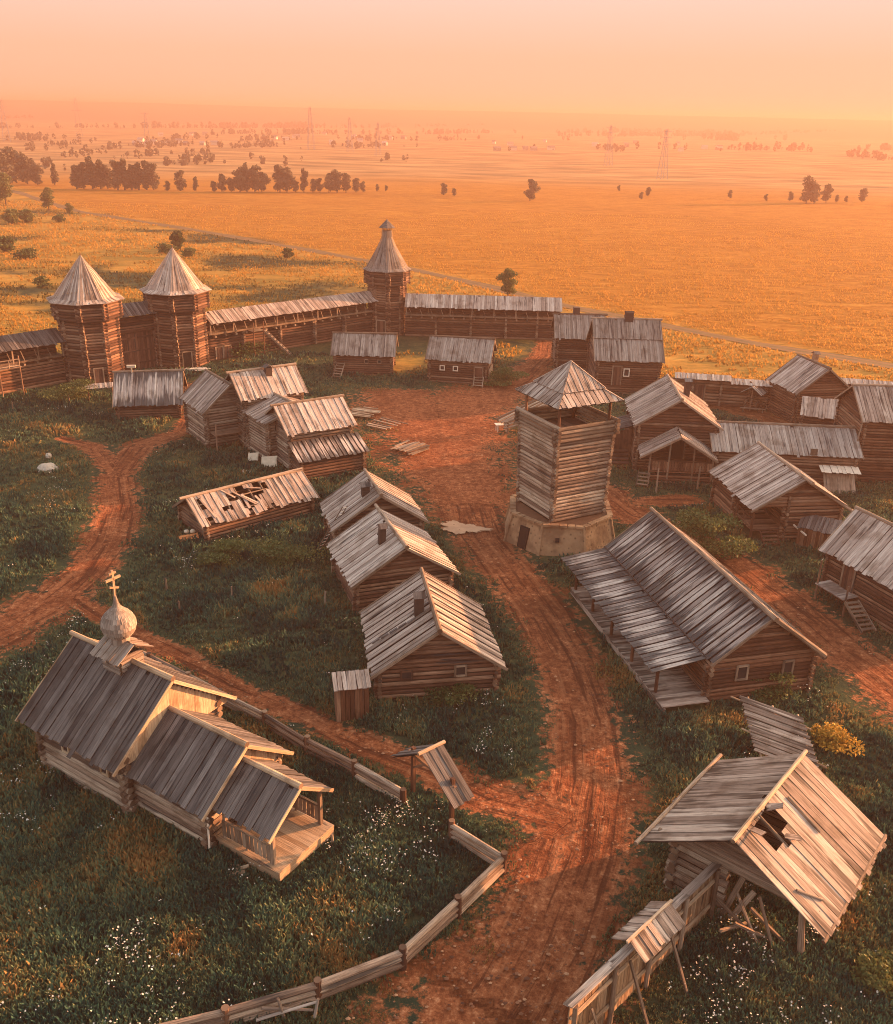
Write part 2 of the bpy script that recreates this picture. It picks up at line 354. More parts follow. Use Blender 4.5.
def house(root, L, W, hr, he, ol=.5, ow=.5, roof='grey', wall='log', pw=.27, r=.128, ridge=(.15, .45), barge='beam', prefix='', loc=(0, 0, 0), rz=0.,
          z0=-.1, break_t=None, rag=.10, sides=('-', '+'), keep=None, walls='FBLR', rough_gap=0., gable_board=None, ridge_mat='beam', fill=.93):
    """gabled log building: wall (all its logs), roof, ridge beam, bargeboards. Returns dict of parts and wall planes."""
    hl, hw, HW = L/2-ol, W/2-ow, W/2
    zt = lambda y: hr-(hr-he)*abs(y)/HW
    ze = zt(hw)-.12
    mb = MB(); off = r*1.05
    if 'L' in walls: log_wall(mb, (-hl, -hw), (hl, -hw), z0+r, ze, r)
    if 'R' in walls: log_wall(mb, (-hl, hw), (hl, hw), z0+r, ze, r)
    for c_, x in (('F', hl), ('B', -hl)):
        if c_ not in walls: continue
        log_wall(mb, (x, -hw), (x, hw), z0+r, ze-.05, r, off=off)
        z = z0+r+off
        while z < ze-.05-r*.5: z += 2*r*1.05
        while z < hr-.3:
            y = (hr-.16-z)/(hr-he)*HW-.05
            y = min(y, hw+.25)
            if y < .25: break
            rr = r*U(.93, 1.06); mb.log((x+U(-.01, .01), -y, z), (x+U(-.01, .01), y, z), rr, rr, 8); z += 2*r*1.05
    parts = {}
    if mb.v: parts['wall'] = mb.build(prefix+'wall', LOGS(wall), root, loc=loc, rz=rz)
    mb = MB()
    for s_ in sides:
        sg = -1 if s_ == '-' else 1
        if break_t and sg == -1:
            yb, zb = sg*HW*break_t, hr-(hr-he)*break_t
            slope(mb, -L/2, L/2, sg*.03, hr+.06, yb*1.02, zb+.04, pw, rag*.4, fill=fill); slope(mb, -L/2, L/2, yb*.98, zb-.02, sg*HW, he, pw, rag, fill=fill)
        else: slope(mb, -L/2, L/2, sg*.03, hr, sg*HW, he, pw, rag, keep=keep if sg == -1 else None, fill=fill)
    rf = mb.build(prefix+'roof', [roof, 'under'], root, loc=loc, rz=rz); parts['roof'] = rf
    if ridge is not None:
        mb = MB().log((-L/2-ridge[0], 0, hr+.05), (L/2+ridge[1], U(-.03, .03), hr+.09), .12, .15); mb.build('ridge_beam', LOGS(ridge_mat), rf)
    if barge:
        for x in (-L/2-.03, L/2+.03):
            for s_ in sides:
                sg = -1 if s_ == '-' else 1
                MB().beam((x, sg*.02, hr-.03), (x, sg*(HW+.08), he-.07), .05, .16, up=(0, 0, 1)).build('bargeboard', barge, rf)
    parts.update(hl=hl, hw=hw, ze=ze, zt=zt, r=r)
    return parts
def new_house(name, label, x, y, yaw, L, W, cat='house', group=None, **kw):
    root = thing(name, label, cat, (x, y, 0), R(yaw), group)
    FOOT.append((x, y, R(yaw), L/2-kw.get('ol', .5)+.1, W/2-kw.get('ow', .5)+.1))
    return root, house(root, L, W, **kw)

# ================================================================== village buildings
# three huts in the row along the road
GH = 'gabled huts in the row along the road'
r_, h = new_house('log_hut', 'front hut of the roadside row, ribbed roof, two small windows facing the viewer', -.81, 48.10, -80.4, 7.36, 7.48, 'hut', GH, hr=4.37, he=1.75, pw=.42, fill=.72, ridge=(.2, .15))
window(r_, (h['hl']+.17, -1.75, 1.55), (1, 0), .5, .42, 'log', False); window(r_, (h['hl']+.17, 1.25, 1.6), (1, 0), .5, .5, bars=False)
chimney(h['roof'], .6, -.75, 3.85, 1.15, .5, lean=.12)
mb = MB()
for i in range(5): mb.beam((1.0-.1*i, -1.0-.5*i, 4.37-.7*(1.0+.5*i)+.10), (1.0-.1*i, -1.42-.5*i, 4.37-.7*(1.42+.5*i)+.12), .14, .08)
mb.build('batten', 'grey_dark', h['roof'])
r_, h = new_house('log_hut', 'middle hut of the roadside row with a tall dark leaning chimney box', -3.68, 58.26, -70.2, 6.95, 7.34, 'hut', GH, hr=4.34, he=2.01, pw=.3, ridge=(.5, .1))
chimney(h['roof'], .9, -.95, 3.7, 1.25, .42, lean=.3)
r_, h = new_house('log_hut', 'back hut of the roadside row, ladder lying up its left roof slope', -5.48, 65.24, -72.7, 5.37, 7.10, 'hut', GH, hr=4.8, he=2.4, pw=.3, ridge=(.1, .1))
chimney(h['roof'], .9, -.75, 4.25, .75, .55)
# ladder lying on the back hut's roof and reaching the ground
root = thing('roof_ladder', 'thin wooden ladder leaning up the left roof slope of the back roadside hut', 'ladder', P(318, 552))
a_ = Vector((0, 0, 0)); b_ = P(345, 508, 3.7)-P(318, 552)
for s_ in (-1, 1):
    MB().log(a_+Vector((s_*.16, s_*.14, .05)), b_+Vector((s_*.16, s_*.14, .12)), .045, .04, 6).build('rail', LOGS('beam'), root)
for i in range(13):
    q = a_.lerp(b_, (i+.7)/13)+Vector((0, 0, .09)); MB().log(q+Vector((-.17, -.15, 0)), q+Vector((.17, .15, 0)), .03, .03, 5).build('rung', LOGS('pale'), root)
# outhouse beside the front hut
ob = P(352, 714)
root = thing('outhouse', 'narrow plank outhouse with a flat sloping roof beside the front roadside hut', 'outhouse', (ob.x, ob.y, 0), R(12)); FOOT.append((ob.x, ob.y, R(12), .8, .6))
mb = MB()
for i in range(7):
    for y in (-.48, .48): mb.beam((-.75+.25*i, y, -.1), (-.75+.25*i, y, 1.95+(.25 if y > 0 else 0)+U(-.03, .03)), .22, .05, up=(0, 1, 0))
for i in range(4):
    for x in (-.86, .86): mb.beam((x, -.36+.24*i, -.1), (x, -.36+.24*i, 1.98+.06*i), .22, .05, up=(1, 0, 0))
mb.build('wall', 'log_red', root)
mb = MB(); slope(mb, -1.0, 1.0, .62, 2.32, -.66, 1.98, .24, .03); mb.build('roof', ['grey', 'under'], root)
# hall with the long awning
r_, h = new_house('long_hall', 'long hall with dark-streaked plank roof and a boarded veranda along its left side', 15.99, 52.77, -76.1, 15.39, 6.58, 'hall', None, hr=5.15, he=2.65, ol=.4, ow=.12, roof='hall', wall='log_red', pw=.46, fill=.76, ridge=(.3, .3))
window(r_, (h['hl']+.17, -1.25, 1.75), (1, 0), .55, .75); window(r_, (h['hl']+.17, 1.6, 1.75), (1, 0), .5, .7)
mb = MB(); slope(mb, -7.75, 7.0, -3.25, 2.62, -6.45, 2.12, .36, .05, fill=.76); aw = mb.build('veranda_roof', ['hall', 'under'], r_)
mb = MB().beam((-7.75, -3.30, 2.72), (7.0, -3.30, 2.72), .06, .05); mb.build('flashing', 'soot', aw)
mb = MB()
for i in range(52): mb.beam((-6.3+.277*i, -6.1, .46), (-6.3+.277*i, -3.3, .46), .26, .06)
mb.beam((-6.4, -6.02, .24), (8.1, -6.02, .24), .12, .36); mb.build('veranda_deck', 'ruin', r_)
FOOT.append((15.99+.9*math.cos(R(-76.1))-4.8*math.cos(R(13.9)), 52.77+.9*math.sin(R(-76.1))-4.8*math.sin(R(13.9)), R(-76.1), 7.3, 1.4))
for x in (-6.1, -3.0, .1, 3.2, 6.5): MB().log((x, -5.85, .4), (x, -5.85, 2.2), .10, .10).build('post', LOGS('log_red'), r_)
MB().beam((-7.3, -5.85, 2.12), (6.9, -5.85, 2.12), .12, .12).build('lintel', 'beam', r_)
mb = MB()
for i in range(5): mb.log((-6.3+2.9*i, -3.0, 2.28), (-6.3+2.9*i, -6.3, 1.98), .06, .06)
mb.build('rafter', LOGS('beam'), aw)
mb = MB().log((-7.85, 3.35, 2.55), (8.05, 3.4, 2.52), .14, .17); mb.build('gutter_log', LOGS('beam'), h['roof'])
MB().log((7.62, .1, 5.16), (7.95, 3.45, 2.58), .12, .17).build('verge_log', LOGS('beam'), h['roof'])

# cluster of houses on the left of the square
r_, h = new_house('log_house', 'narrow small house at the left end of the tight house cluster, raised porch beside it', -22.39, 89.50, -55.5, 6.3, 5.78, 'house', None, hr=5.96, he=3.51, wall='log_pale', pw=.3, ridge=(.1, .3))
mb = MB(); mb.beam((3.3, -2.2, 1.5), (3.3, 2.3, 1.5), 1.3, .08); mb.log((3.85, -2.0, 0), (3.85, -2.0, 2.6), .08, .08); mb.log((3.85, 2.0, 0), (3.85, 2.0, 2.6), .08, .08); mb.log((3.85, -2.1, 2.4), (3.85, 2.1, 2.4), .06, .06)
mb.build('porch', LOGS('log'), r_)
r_, h = new_house('log_house', 'second house of the tight cluster, pinkish plank roof with a sooty chimney midway', -17.98, 89.41, 32.9, 6.72, 5.51, 'house', None, hr=6.94, he=4.85, wall='log_pale', pw=.3, ridge=(.3, .1))
chimney(h['roof'], .3, -.55, 6.45, .75, .6)
r_, h = new_house('log_house', 'low linking house squeezed between the two taller houses of the cluster', -15.3, 85.6, -54.5, 5.3, 6.6, 'house', None, hr=5.05, he=3.83, wall='log_pale', pw=.3, ridge=(.1, .1))
r_, h = new_house('log_house', 'right hand house of the cluster with a lower lean-to roof along its front', -12.78, 83.39, 31.1, 6.70, 6.32, 'house', None, hr=5.6, he=3.7, wall='log_pale', pw=.3, ridge=(.3, .2))
mb = MB(); slope(mb, -3.35, 3.5, -2.95, 3.0, -5.5, 1.9, .42, .08, fill=.74); mb.build('lean_to_roof', ['hall', 'under'], r_)
mb = MB(); log_wall(mb, (-2.9, -5.0), (3.0, -5.0), .05, 1.85); log_wall(mb, (3.0, -5.0), (3.0, -2.8), .05, 2.0, off=.13); log_wall(mb, (-2.9, -5.0), (-2.9, -2.8), .05, 2.0, off=.13)
mb.build('lean_to_wall', LOGS('log'), r_)
window(r_, (-h['hl']-.17, .6, 3.3), (-1, 0), .45, .55)
# pale sheets leaning on the cluster
for i, (px, py, sz, lb) in enumerate(((266, 462, (1.5, 1.1), 'large pale board leaning on the cluster wall'), (253, 455, (1.0, .8), 'smaller pale board leaning left of the large one'), (246, 467, (.8, .45), 'pale board lying flat in the grass by the cluster'))):
    p = P(px+ (3 if i == 0 else 0), py+6); mb = MB(); tl = (.75, .7, .1)[i]
    a = Vector((0, 0, .05)); b = Vector((-.25*sz[1], .95*sz[1]*(1-tl*.5), sz[1]*tl+.05))
    mb.beam(a, b, sz[0], .04, up=(0, -.5, .8))
    for s_ in (-1, 1): mb.beam(a+Vector((s_*sz[0]*.45, -.03, .03)), b+Vector((s_*sz[0]*.45, -.03, .03)), .07, .03, up=(0, -.5, .8))
    tag(mb.build('pale_board', 'paper', None, loc=(p.x, p.y, 0), rz=R(-20)), lb, 'board')
# collapsed shed
def keepC(f):
    if .05 < f < .10: return [(0, .12), (.5, .75)]
    if .22 < f < .30: return [(0, .55), (U(.66, .72), 1)]
    if .30 <= f < .38: return [(0, .2), (.45, 1)]
    if .38 <= f < .60:
        q = random.random()
        return [(U(.3, .5), U(.8, 1))] if q < .45 else ([(0, U(.1, .22)), (U(.55, .75), 1)] if q < .8 else [(U(.7, .8), 1)])
    if .60 <= f < .66: return [(0, .1), (.35, U(.8, 1))]
    return [(0, 1)]
r_, h = new_house('derelict_shed', 'long low shed with a broken plank roof full of holes', -15.78, 69.38, 40.2, 10.10, 5.04, 'shed', None, hr=2.90, he=1.35, pw=.27, keep=keepC, ridge=(.5, .1), rag=.18, ow=.4)
mb = MB()
for i in range(9): mb.log((-4.4+1.1*i, -.05, 2.78), (-4.4+1.1*i+U(-.1, .1), -2.45, 1.28), .07, .06)
for t in (.3, .7): mb.log((-4.9, -2.52*t, 2.9-1.55*t-.06), (4.9, -2.52*t, 2.9-1.55*t-.06), .05, .05)
mb.build('rafter', LOGS('beam'), h['roof'])
mb = MB()
for (x0, y0, x1, y1) in ((-1.4, -.5, -.2, -1.9), (-.9, -.9, .3, -2.0), (-.2, -.4, .9, -.7), (.1, -1.2, .5, -2.3), (-4.1, -.4, -3.7, -2.1), (-2.2, -.1, -1.5, -1.0)):
    z = lambda y: 2.9+1.55*y/2.52+.08
    MB().beam((x0, y0, z(y0)), (x1, y1, z(y1)+U(-.2, .05)), .22, .035).build('loose_board', 'grey', h['roof'])
# buildings by the square
r_, h = new_house('plank_barn', 'low barn with a steep streaked grey roof standing before the twin gate towers', -31.79, 98.04, 11, 6.97, 7.4, 'barn', None, hr=4.15, he=1.45, roof='hall', pw=.24, ridge=(.2, .2))
MB().beam((-1.7, -.2, 4.1), (-1.7, -.2, 4.75), .12, .12, up=(1, 0, 0)).box((-1.7, -.2, 4.8), (.9, .3, .25)).build('roof_vent', 'paper', h['roof'])
p = P(100, 400)
root = thing('roofed_rack', 'small pale roofed stand on thin posts at the left end of the streaked barn', 'shelter', (p.x, p.y, 0), R(22))
mb = MB(); slope(mb, -1.7, 1.7, .5, 1.75, -.55, 1.45, .26, .04); mb.build('roof', ['grey', 'under'], root)
for x in (-1.1, 1.4):
    for y in (-.3, .3): MB().log((x, y, -.1), (x, y, 1.6), .06, .05).build('post', LOGS('log'), root)
G = 'two small houses on the far side of the square'
r_, h = new_house('log_cabin', 'left of two small houses beyond the square, short ladder at its left end', -10.64, 117.28, -.2, 7.89, 6.2, 'cabin', G, hr=4.5, he=2.4, roof='flat_grey', pw=.24, ridge=(.1, .1), ol=.55)
window(r_, (.4, -h['hw']-.17, 1.7), (0, -1), .35, .35, bars=False); window(r_, (2.0, -h['hw']-.17, 1.7), (0, -1), .3, .3, bars=False)
steps(r_, (-2.7, -2.9, 1.5), (-3.1, -4.6, .0), 1.0, 6)
r_, h = new_house('log_cabin', 'right one of two small houses beyond the square, with two pale windows', 1.43, 114.65, -8.8, 7.92, 6.6, 'cabin', G, hr=4.83, he=2.7, roof='flat_grey', pw=.24, ridge=(.1, .1), ol=.55)
window(r_, (-1.9, -h['hw']-.17, 1.75), (0, -1), .42, .42, 'pale', False); window(r_, (-.3, -h['hw']-.17, 1.75), (0, -1), .42, .42, 'pale', False)
door(r_, (2.5, -h['hw']-.18, .3), (0, -1), .9, 1.7)
steps(r_, (2.6, -2.9, .9), (2.6, -4.3, .0), 1.1, 4)
railing(r_, [(3.75, -2.7, .4), (3.75, .6, .4)], 1.3)
# big back houses
r_, h = new_house('log_house', 'tall two tier roofed house at the back, sooty chimney on its ridge', 20.95, 113.50, -1.8, 8.04, 10.6, 'house', None, hr=7.75, he=3.9, roof='flat_grey', pw=.26, break_t=.48, ridge=(.2, .2))
chimney(h['roof'], .25, 0, 7.6, 1.1, .95, cap=False); MB().beam((.25, -.05, 8.65), (.25, .05, 8.65), 1.15, .2, up=(0, 0, 1)).build('chimney_rim', 'soot', h['roof'])
window(r_, (-.2, -h['hw']-.18, 2.55), (0, -1), .5, .75, 'pale'); door(r_, (-1.3, -h['hw']-.18, 1.0), (0, -1), .9, 2.2)
r_, h = new_house('log_house', 'smaller back house left of the two tier roofed house, square chimney above its ridge', 16.50, 122.75, -1.6, 6.46, 7.0, 'house', None, hr=6.4, he=4.0, roof='flat_grey', pw=.26, ridge=(.2, .4))
chimney(h['roof'], -.35, .3, 6.0, 1.3, .8, cap=False)
mb = MB()
for i in range(14): mb.beam((1.2+.25*i, -4.6, -.1), (1.2+.25*i, -4.6, 3.6), .24, .06, up=(0, 1, 0))
for i in range(6): mb.beam((1.05, -4.4+.25*i, -.1), (1.05, -4.4+.25*i, 3.6+.05*i), .24, .06, up=(1, 0, 0))
pp = mb.build('entrance_passage', 'plankred', r_)
mb = MB(); slope(mb, .9, 4.7, -2.6, 4.15, -4.9, 3.55, .26, .04); mb.build('passage_roof', ['grey_dark', 'under'], pp)
# house with the sunlit slope and porch
r_, h = new_house('log_house', 'house with a bright sunlit right roof slope and a gabled railed porch in front', 20.93, 86.19, -93.5, 8.78, 7.83, 'house', None, hr=6.9, he=4.35, pw=.28, ridge=(.1, .1))
chimney(h['roof'], .2, 1.15, 6.2, 1.4, .5)
door(r_, (h['hl']+.18, .2, 1.3), (1, 0), 1.1, 2.0, dark=True)
MB().beam((4.0, 1.5, 2.05), (4.0, 1.5, 2.65), .6, .05, up=(1, 0, 0)).build('shutter', 'beam', r_)
# porch in the house's local frame
mb = MB()
for sg in (-1, 1): slope(mb, 3.9, 7.3, sg*.03, 4.35, sg*3.35, 2.35, .27, .06)
pr = mb.build('porch_roof', ['grey', 'under'], r_, loc=(0, .2, 0), rz=R(-3))
mb = MB()
for sg in (-1, 1): mb.beam((7.33, sg*.02, 4.32), (7.33, sg*3.4, 2.28), .05, .18)
mb.build('bargeboard', 'beam', pr)
mb = MB()
for i in range(11): mb.beam((4.0+.28*i, -2.6, 1.0), (4.0+.28*i, 2.9, 1.0), .27, .06)
log_wall(mb, (6.8, -2.4), (6.8, 2.7), .0, .85, .13); mb.build('porch_deck', LOGS('log_red'), r_)
for y, z in ((-2.6, 2.6), (-.95, 3.6), (1.2, 3.6), (2.9, 2.6)): MB().log((6.85, y, 0), (6.85, y, z), .09, .08).build('post', LOGS('beam'), r_)
railing(r_, [(6.85, -2.6, 1.0), (6.85, 2.9, 1.0)], 1.0, 'railing', 'log_red'); railing(r_, [(4.2, 2.95, 1.0), (6.8, 2.95, 1.0)], 1.0, 'railing', 'log_red')
steps(r_, (6.9, -3.0, .9), (8.2, -3.3, 0), 1.0, 4)
# covered passage on its left
mb = MB(); x0 = -1.6
for i in range(12): mb.beam((-2.0+.26*i, -5.7, -.1), (-2.0+.26*i, -5.7, 2.7), .25, .06, up=(0, 1, 0))
for i in range(8): mb.beam((1.2, -5.6+.26*i, -.1), (1.2, -5.6+.26*i, 2.7+.05*i), .25, .06, up=(1, 0, 0))
ap = mb.build('annex_wall', 'plankred', r_)
mb = MB(); slope(mb, -2.2, 1.5, -3.5, 3.5, -5.95, 2.75, .27, .05); mb.build('annex_roof', ['grey_dark', 'under'], ap)
mb = MB()
for i in range(5): mb.beam((1.5+.5*i, -5.6, 1.0-.22*i), (1.5+.5*i, -3.9, 1.0-.22*i), .5, .12)
mb.build('stairs', 'plankred', r_)
# long low house to its right
r_, h = new_house('long_house', 'long low house joining the porch house to the tall right hand house', 30.2, 82.85, -4.5, 13.0, 7.0, 'house', None, hr=4.5, he=2.85, roof='flat_grey', pw=.26, ridge=(0, 0), rag=.04)
mb = MB()
for i in range(10): mb.beam((3.4+.27*i, -5.0, -.1), (3.4+.27*i, -3.6, 1.35), .26, .05)
mb.build('ramp', 'beam', r_)
mb = MB(); slope(mb, 2.9, 6.3, -3.2, 1.95, -4.3, 1.65, .3, .04); mb.build('step_roof', ['pale', 'under'], r_)
MB().beam((2.2, -3.55, 2.95), (2.2, -3.55, 3.55), .6, .05, up=(0, 1, 0)).build('window', 'beam', r_)
# back yard houses
r_, h = new_house('log_house', 'house behind the long low roof with a pinkish roof and a little capped chimney', 39.31, 101.29, -77.5, 6.3, 6.9, 'house', None, hr=6.0, he=3.35, pw=.3, ridge=(.1, .1), wall='log_red')
chimney(h['roof'], -1.2, .9, 5.4, 1.2, .5, mat='beam')
mb = MB(); a0, a1, a2 = P(803.7, 407.3, 3.6), P(838.9, 395.9, 3.6), P(824, 422, 2.4)
root = thing('lean_to_shed', 'small lean-to roof between the back yard house and the tall right hand house', 'shed', ((a0.x+a1.x)/2, (a0.y+a1.y)/2, 0), R(-20))
mb = MB(); slope(mb, -1.9, 1.9, .6, 3.8, -2.6, 2.6, .3, .06); mb.build('roof', ['grey', 'under'], root)
mb = MB(); log_wall(mb, (-1.6, -2.2), (1.6, -2.2), .05, 2.5); log_wall(mb, (-1.6, -2.2), (-1.6, .4), .05, 2.8, off=.13); log_wall(mb, (1.6, -2.2), (1.6, .4), .05, 2.8, off=.13); mb.build('wall', LOGS('log'), root)
# tall house cut by the right edge
r_, h = new_house('log_house', 'tallest house at the right edge of the view, wide log front and plank roof', 41.8, 83.95, -2.8, 10.4, 7.67, 'house', None, hr=8.0, he=5.7, wall='log_red', pw=.28, ol=.45, ridge=(.1, .1))
window(r_, (-h['hl']-.17, -1.2, 3.9), (-1, 0), .55, .9)
MB().beam((-5.1, -3.5, 5.6), (-5.35, -3.3, .6), .1, .1).build('drain_pole', 'beam', r_)
p = P(886, 478); mb = MB()
mb.log((-.5, 0, .65), (.5, 0, .65), .65, .65, 16); tag(mb.build('hay_roll', ['pale', 'pale'], None, loc=(p.x, p.y, 0), rz=R(60)), 'pale round roll lying in the grass below the tall right edge house', 'roll')
# hut with corner porch
r_, h = new_house('log_hut', 'raised hut with a recessed corner porch and steps, right of the hall', 26.49, 71.33, -82.7, 8.72, 7.9, 'hut', None, hr=5.1, he=2.7, wall='log_red', pw=.32, ridge=(.1, .9), walls='BR', ow=.45, ol=.6)
mb = MB(); hl, hw = h['hl'], h['hw']
log_wall(mb, (-hl, -hw), (.4, -hw), .05, h['ze']); log_wall(mb, (hl, -.9), (hl, hw), .05, h['ze'], off=.13); log_wall(mb, (.4, -hw), (.4, -1.0), .05, h['ze'], off=.13); log_wall(mb, (.4, -.9), (hl, -.9), .05, h['ze']+.9)
z = h['ze']+.05
while z < 4.8:
    y = (5.1-.16-z)/(2.4)*3.95-.05; mb.log((hl, -min(y, hw+.2), z), (hl, min(y, hw+.2), z), .145); z += .267
mb.build('porch_wall', LOGS('log_red'), r_)
mb = MB()
for i in range(13): mb.beam((.6+.26*i, -hw, .85), (.6+.26*i, -.9, .85), .25, .06)
mb.build('porch_deck', 'log_red', r_)
for x, y in ((hl, -hw), (.9, -hw)): MB().log((x, y, 0), (x, y, h['ze']), .1, .09).build('post', LOGS('log_red'), r_)
steps(r_, (hl+.1, -2.2, .8), (hl+1.2, -2.2, 0), 1.3, 4, mat='log_red')
railing(r_, [(.9, -hw-.02, .88), (hl-.2, -hw-.02, .88)], .9, boards=False, mat='log_red')
MB().log((hl+.45, .1, 5.0), (hl+.65, 4.9, 2.0), .10, .13).build('verge_log', LOGS('beam'), h['roof'])
# hut cut by the right edge
r_, h = new_house('log_hut', 'raised hut at the right edge with an outer stair on its left side', 29.7, 55.7, -67.4, 9.3, 5.2, 'hut', None, hr=5.77, he=3.1, wall='log', pw=.32, ridge=(.1, .3))
mb = MB()
for i in range(10): mb.beam((-3.5+.26*i, -3.5, 1.15), (-3.5+.26*i, -2.2, 1.15), .25, .06)
mb.build('landing', 'grey', r_)
steps(r_, (-.8, -3.0, 1.1), (1.3, -3.3, 0), 1.0, 7)
MB().log((-.9, -3.4, 0), (-.9, -3.4, 2.2), .07, .06).build('post', LOGS('log'), r_); MB().log((-3.5, -3.4, 0), (-3.5, -3.4, 2.9), .07, .06).build('post', LOGS('log'), r_)
door(r_, (-2.1, -h['hw']-.18, 1.2), (0, -1), .9, 1.7)
MB().log((-5.1, -.1, 4.3), (-3.2, -.2, 4.35), .06, .06).build('pole', LOGS('beam'), h['roof'])
# little sloped shed between those two huts
p = P(818, 545)
root = thing('lean_to_shed', 'tiny shed with a dark ragged lean-to roof between the two right hand huts', 'shed', (p.x, p.y, 0), R(-30)); FOOT.append((p.x, p.y, R(-30), 1.5, .9))
mb = MB(); slope(mb, -1.6, 1.6, .9, 2.0, -.95, 1.45, .3, .12); mb.build('roof', ['grey_dark', 'under'], root)
mb = MB()
for i in range(11): mb.beam((-1.4+.27*i, -.75, -.1), (-1.4+.27*i, -.75, 1.45), .25, .05, up=(0, 1, 0))
for i in range(5): mb.beam((-1.5, -.6+.3*i, -.1), (-1.5, -.6+.3*i, 1.5+.1*i), .28, .05, up=(1, 0, 0))
mb.build('wall', 'log_red', root)
MB().beam((-2.3, .2, 1.3), (-.8, -1.2, 1.05), .1, .1).build('pole', 'pale', root)

# ------------------------------------------------------------------ lookout tower on the stone base
def tower_lookout():
    X, Y, yaw, s, st, zb, zt = 8.76, 67.71, R(28.1), 2.29, 2.45, 2.2, 9.5
    root = thing('lookout_tower', 'square log lookout tower with open pyramid roofed top on a stone base in mid village', 'tower', (X, Y, 0), yaw)
    FOOT.append((X, Y, yaw, 4.0, 4.0))
    mb = MB(); z = zb+.15; r = .135; i = 0
    while z < zt-1.0:
        f = (z-zb)/(zt-zb); q = s+(st-s)*f
        for k in range(4):
            zz = z + (.125 if k % 2 else 0); a = math.pi/2*k
            c_, s_ = math.cos(a), math.sin(a); e = .22*U(.8, 1.3)
            p0 = (-q-e, -q); p1 = (q+e, -q)
            ro = lambda p: (p[0]*c_-p[1]*s_, p[0]*s_+p[1]*c_, zz+U(-.01, .01))
            mb.log(ro(p0), ro(p1), r*U(.92, 1.07))
        z += 2*r*1.05
    for k in range(4):
        a = math.pi/2*k; c_, s_ = math.cos(a), math.sin(a); ro = lambda p: (p[0]*c_-p[1]*s_, p[0]*s_+p[1]*c_, p[2])
        mb.poly([ro((-s, -s+.02, zb)), ro((s, -s+.02, zb)), ro((st-.05, -st+.07, zt-.9)), ro((-st+.05, -st+.07, zt-.9))], .5, 2)
    mb.build('wall', LOGS('log_pale'), root)
    mb = MB(); q = st+.1
    for zz in (zt-.9, zt-.6, zt-.3, zt-.02):
        for k in range(4):
            a = math.pi/2*k; c_, s_ = math.cos(a), math.sin(a); ro = lambda p: (p[0]*c_-p[1]*s_, p[0]*s_+p[1]*c_, zz+(.14 if k % 2 else 0))
            mb.log(ro((-q-.35, -q)), ro((q+.35, -q)), .15, .15)
    mb.build('parapet', LOGS('beam'), root)
    mb = MB()
    for i in range(18): mb.beam((-2.3+.27*i, -2.3, zt-1.05), (-2.3+.27*i, 2.3, zt-1.05), .26, .05)
    mb.build('floor', 'plankred', root)
    for sx in (-1, 1):
        for sy in (-1, 1):
            mb = MB().log((sx*2.2, sy*2.2, zt-1.2), (sx*2.2, sy*2.2, 11.35), .11, .10)
            mb.build('post', LOGS('log_red'), root)
    mb = MB()
    for k in range(4):
        a = math.pi/2*k; c_, s_ = math.cos(a), math.sin(a); ro = lambda p: (p[0]*c_-p[1]*s_, p[0]*s_+p[1]*c_, p[2])
        mb.beam(ro((-2.3, -2.2, 11.25)), ro((2.3, -2.2, 11.25)), .14, .14)
    mb.build('lintel', 'beam', root)
    # two-tier pyramid roof of boards
    mb = MB(); rr, zr, zap = 2.85, 11.1, 13.6; rk = 1.75; zk = 11.85
    for k in range(4):
        a = math.pi/2*k; c_, s_ = math.cos(a), math.sin(a); ro = lambda p: Vector((p[0]*c_-p[1]*s_, p[0]*s_+p[1]*c_, p[2]))
        n = 14
        for i in range(n):
            x = -rr + 2*rr*(i+.5)/n; wd = 2*rr/n*.84; h_ = .03 if i % 2 else 0
            # lower flared tier
            y1 = max(abs(x), rk-.1)
            if abs(x) < rr-.05: mb.beam(ro((x, -rr+U(-.05, .05), zr+h_)), ro((x, -y1, zr+(rr-y1)/(rr-rk)*(zk-zr)+h_)), wd, .035, up=ro((0, -.55, .83)), t0=1, t1=0)
            x = -rk*1.08 + 2*rk*1.08*(i+.5)/n; wd = 2*rk*1.08/n*.84
            y1 = abs(x); R1 = rk*1.08
            zz = lambda y: zk+.02+(R1-y)/R1*(zap-zk)
            mb.beam(ro((x, -R1, zz(R1)+h_)), ro((x, -y1, zz(y1)+h_)), wd, .035, up=ro((0, -.7, .7)), t0=1, t1=0)
    for (q0, qz0, q1, qz1) in ((rr-.06, zr-.06, rk, zk-.06), (rk*1.05, zk-.05, .02, zap-.12)):
        for k in range(4):
            a = math.pi/2*k; c_, s_ = math.cos(a), math.sin(a); ro = lambda p: (p[0]*c_-p[1]*s_, p[0]*s_+p[1]*c_, p[2])
            mb.poly([ro((-q0, -q0, qz0)), ro((q0, -q0, qz0)), ro((q1, -q1, qz1)), ro((-q1, -q1, qz1))], mi=1)
    for k in range(4):
        a = math.pi/2*k+math.pi/4; c_, s_ = math.cos(a), math.sin(a); D = math.sqrt(2)
        mb.beam((c_*rk*1.08*D, s_*rk*1.08*D, zk+.05), (0, 0, zap+.05), .16, .05); mb.beam((c_*rr*D, s_*rr*D, zr+.04), (c_*rk*D, s_*rk*D, zk+.04), .16, .05)
    mb.build('roof', ['grey', 'under'], root)
    # stone base: an octagonal battered plinth
    cx, cy = P(560, 522, 1.0).x-X, P(560, 522, 1.0).y-Y
    mb = MB(); n = 8; lo, hi = [], []
    for i in range(n):
        a = math.pi/4*i+R(20)-yaw
        lo.append((4.55*math.cos(a), 4.55*math.sin(a), -.2)); hi.append((3.95*math.cos(a), 3.95*math.sin(a), 2.15+U(-.08, .08)))
    for i in range(n):
        j = (i+1) % n; mb.poly([lo[i], lo[j], hi[j], hi[i]])
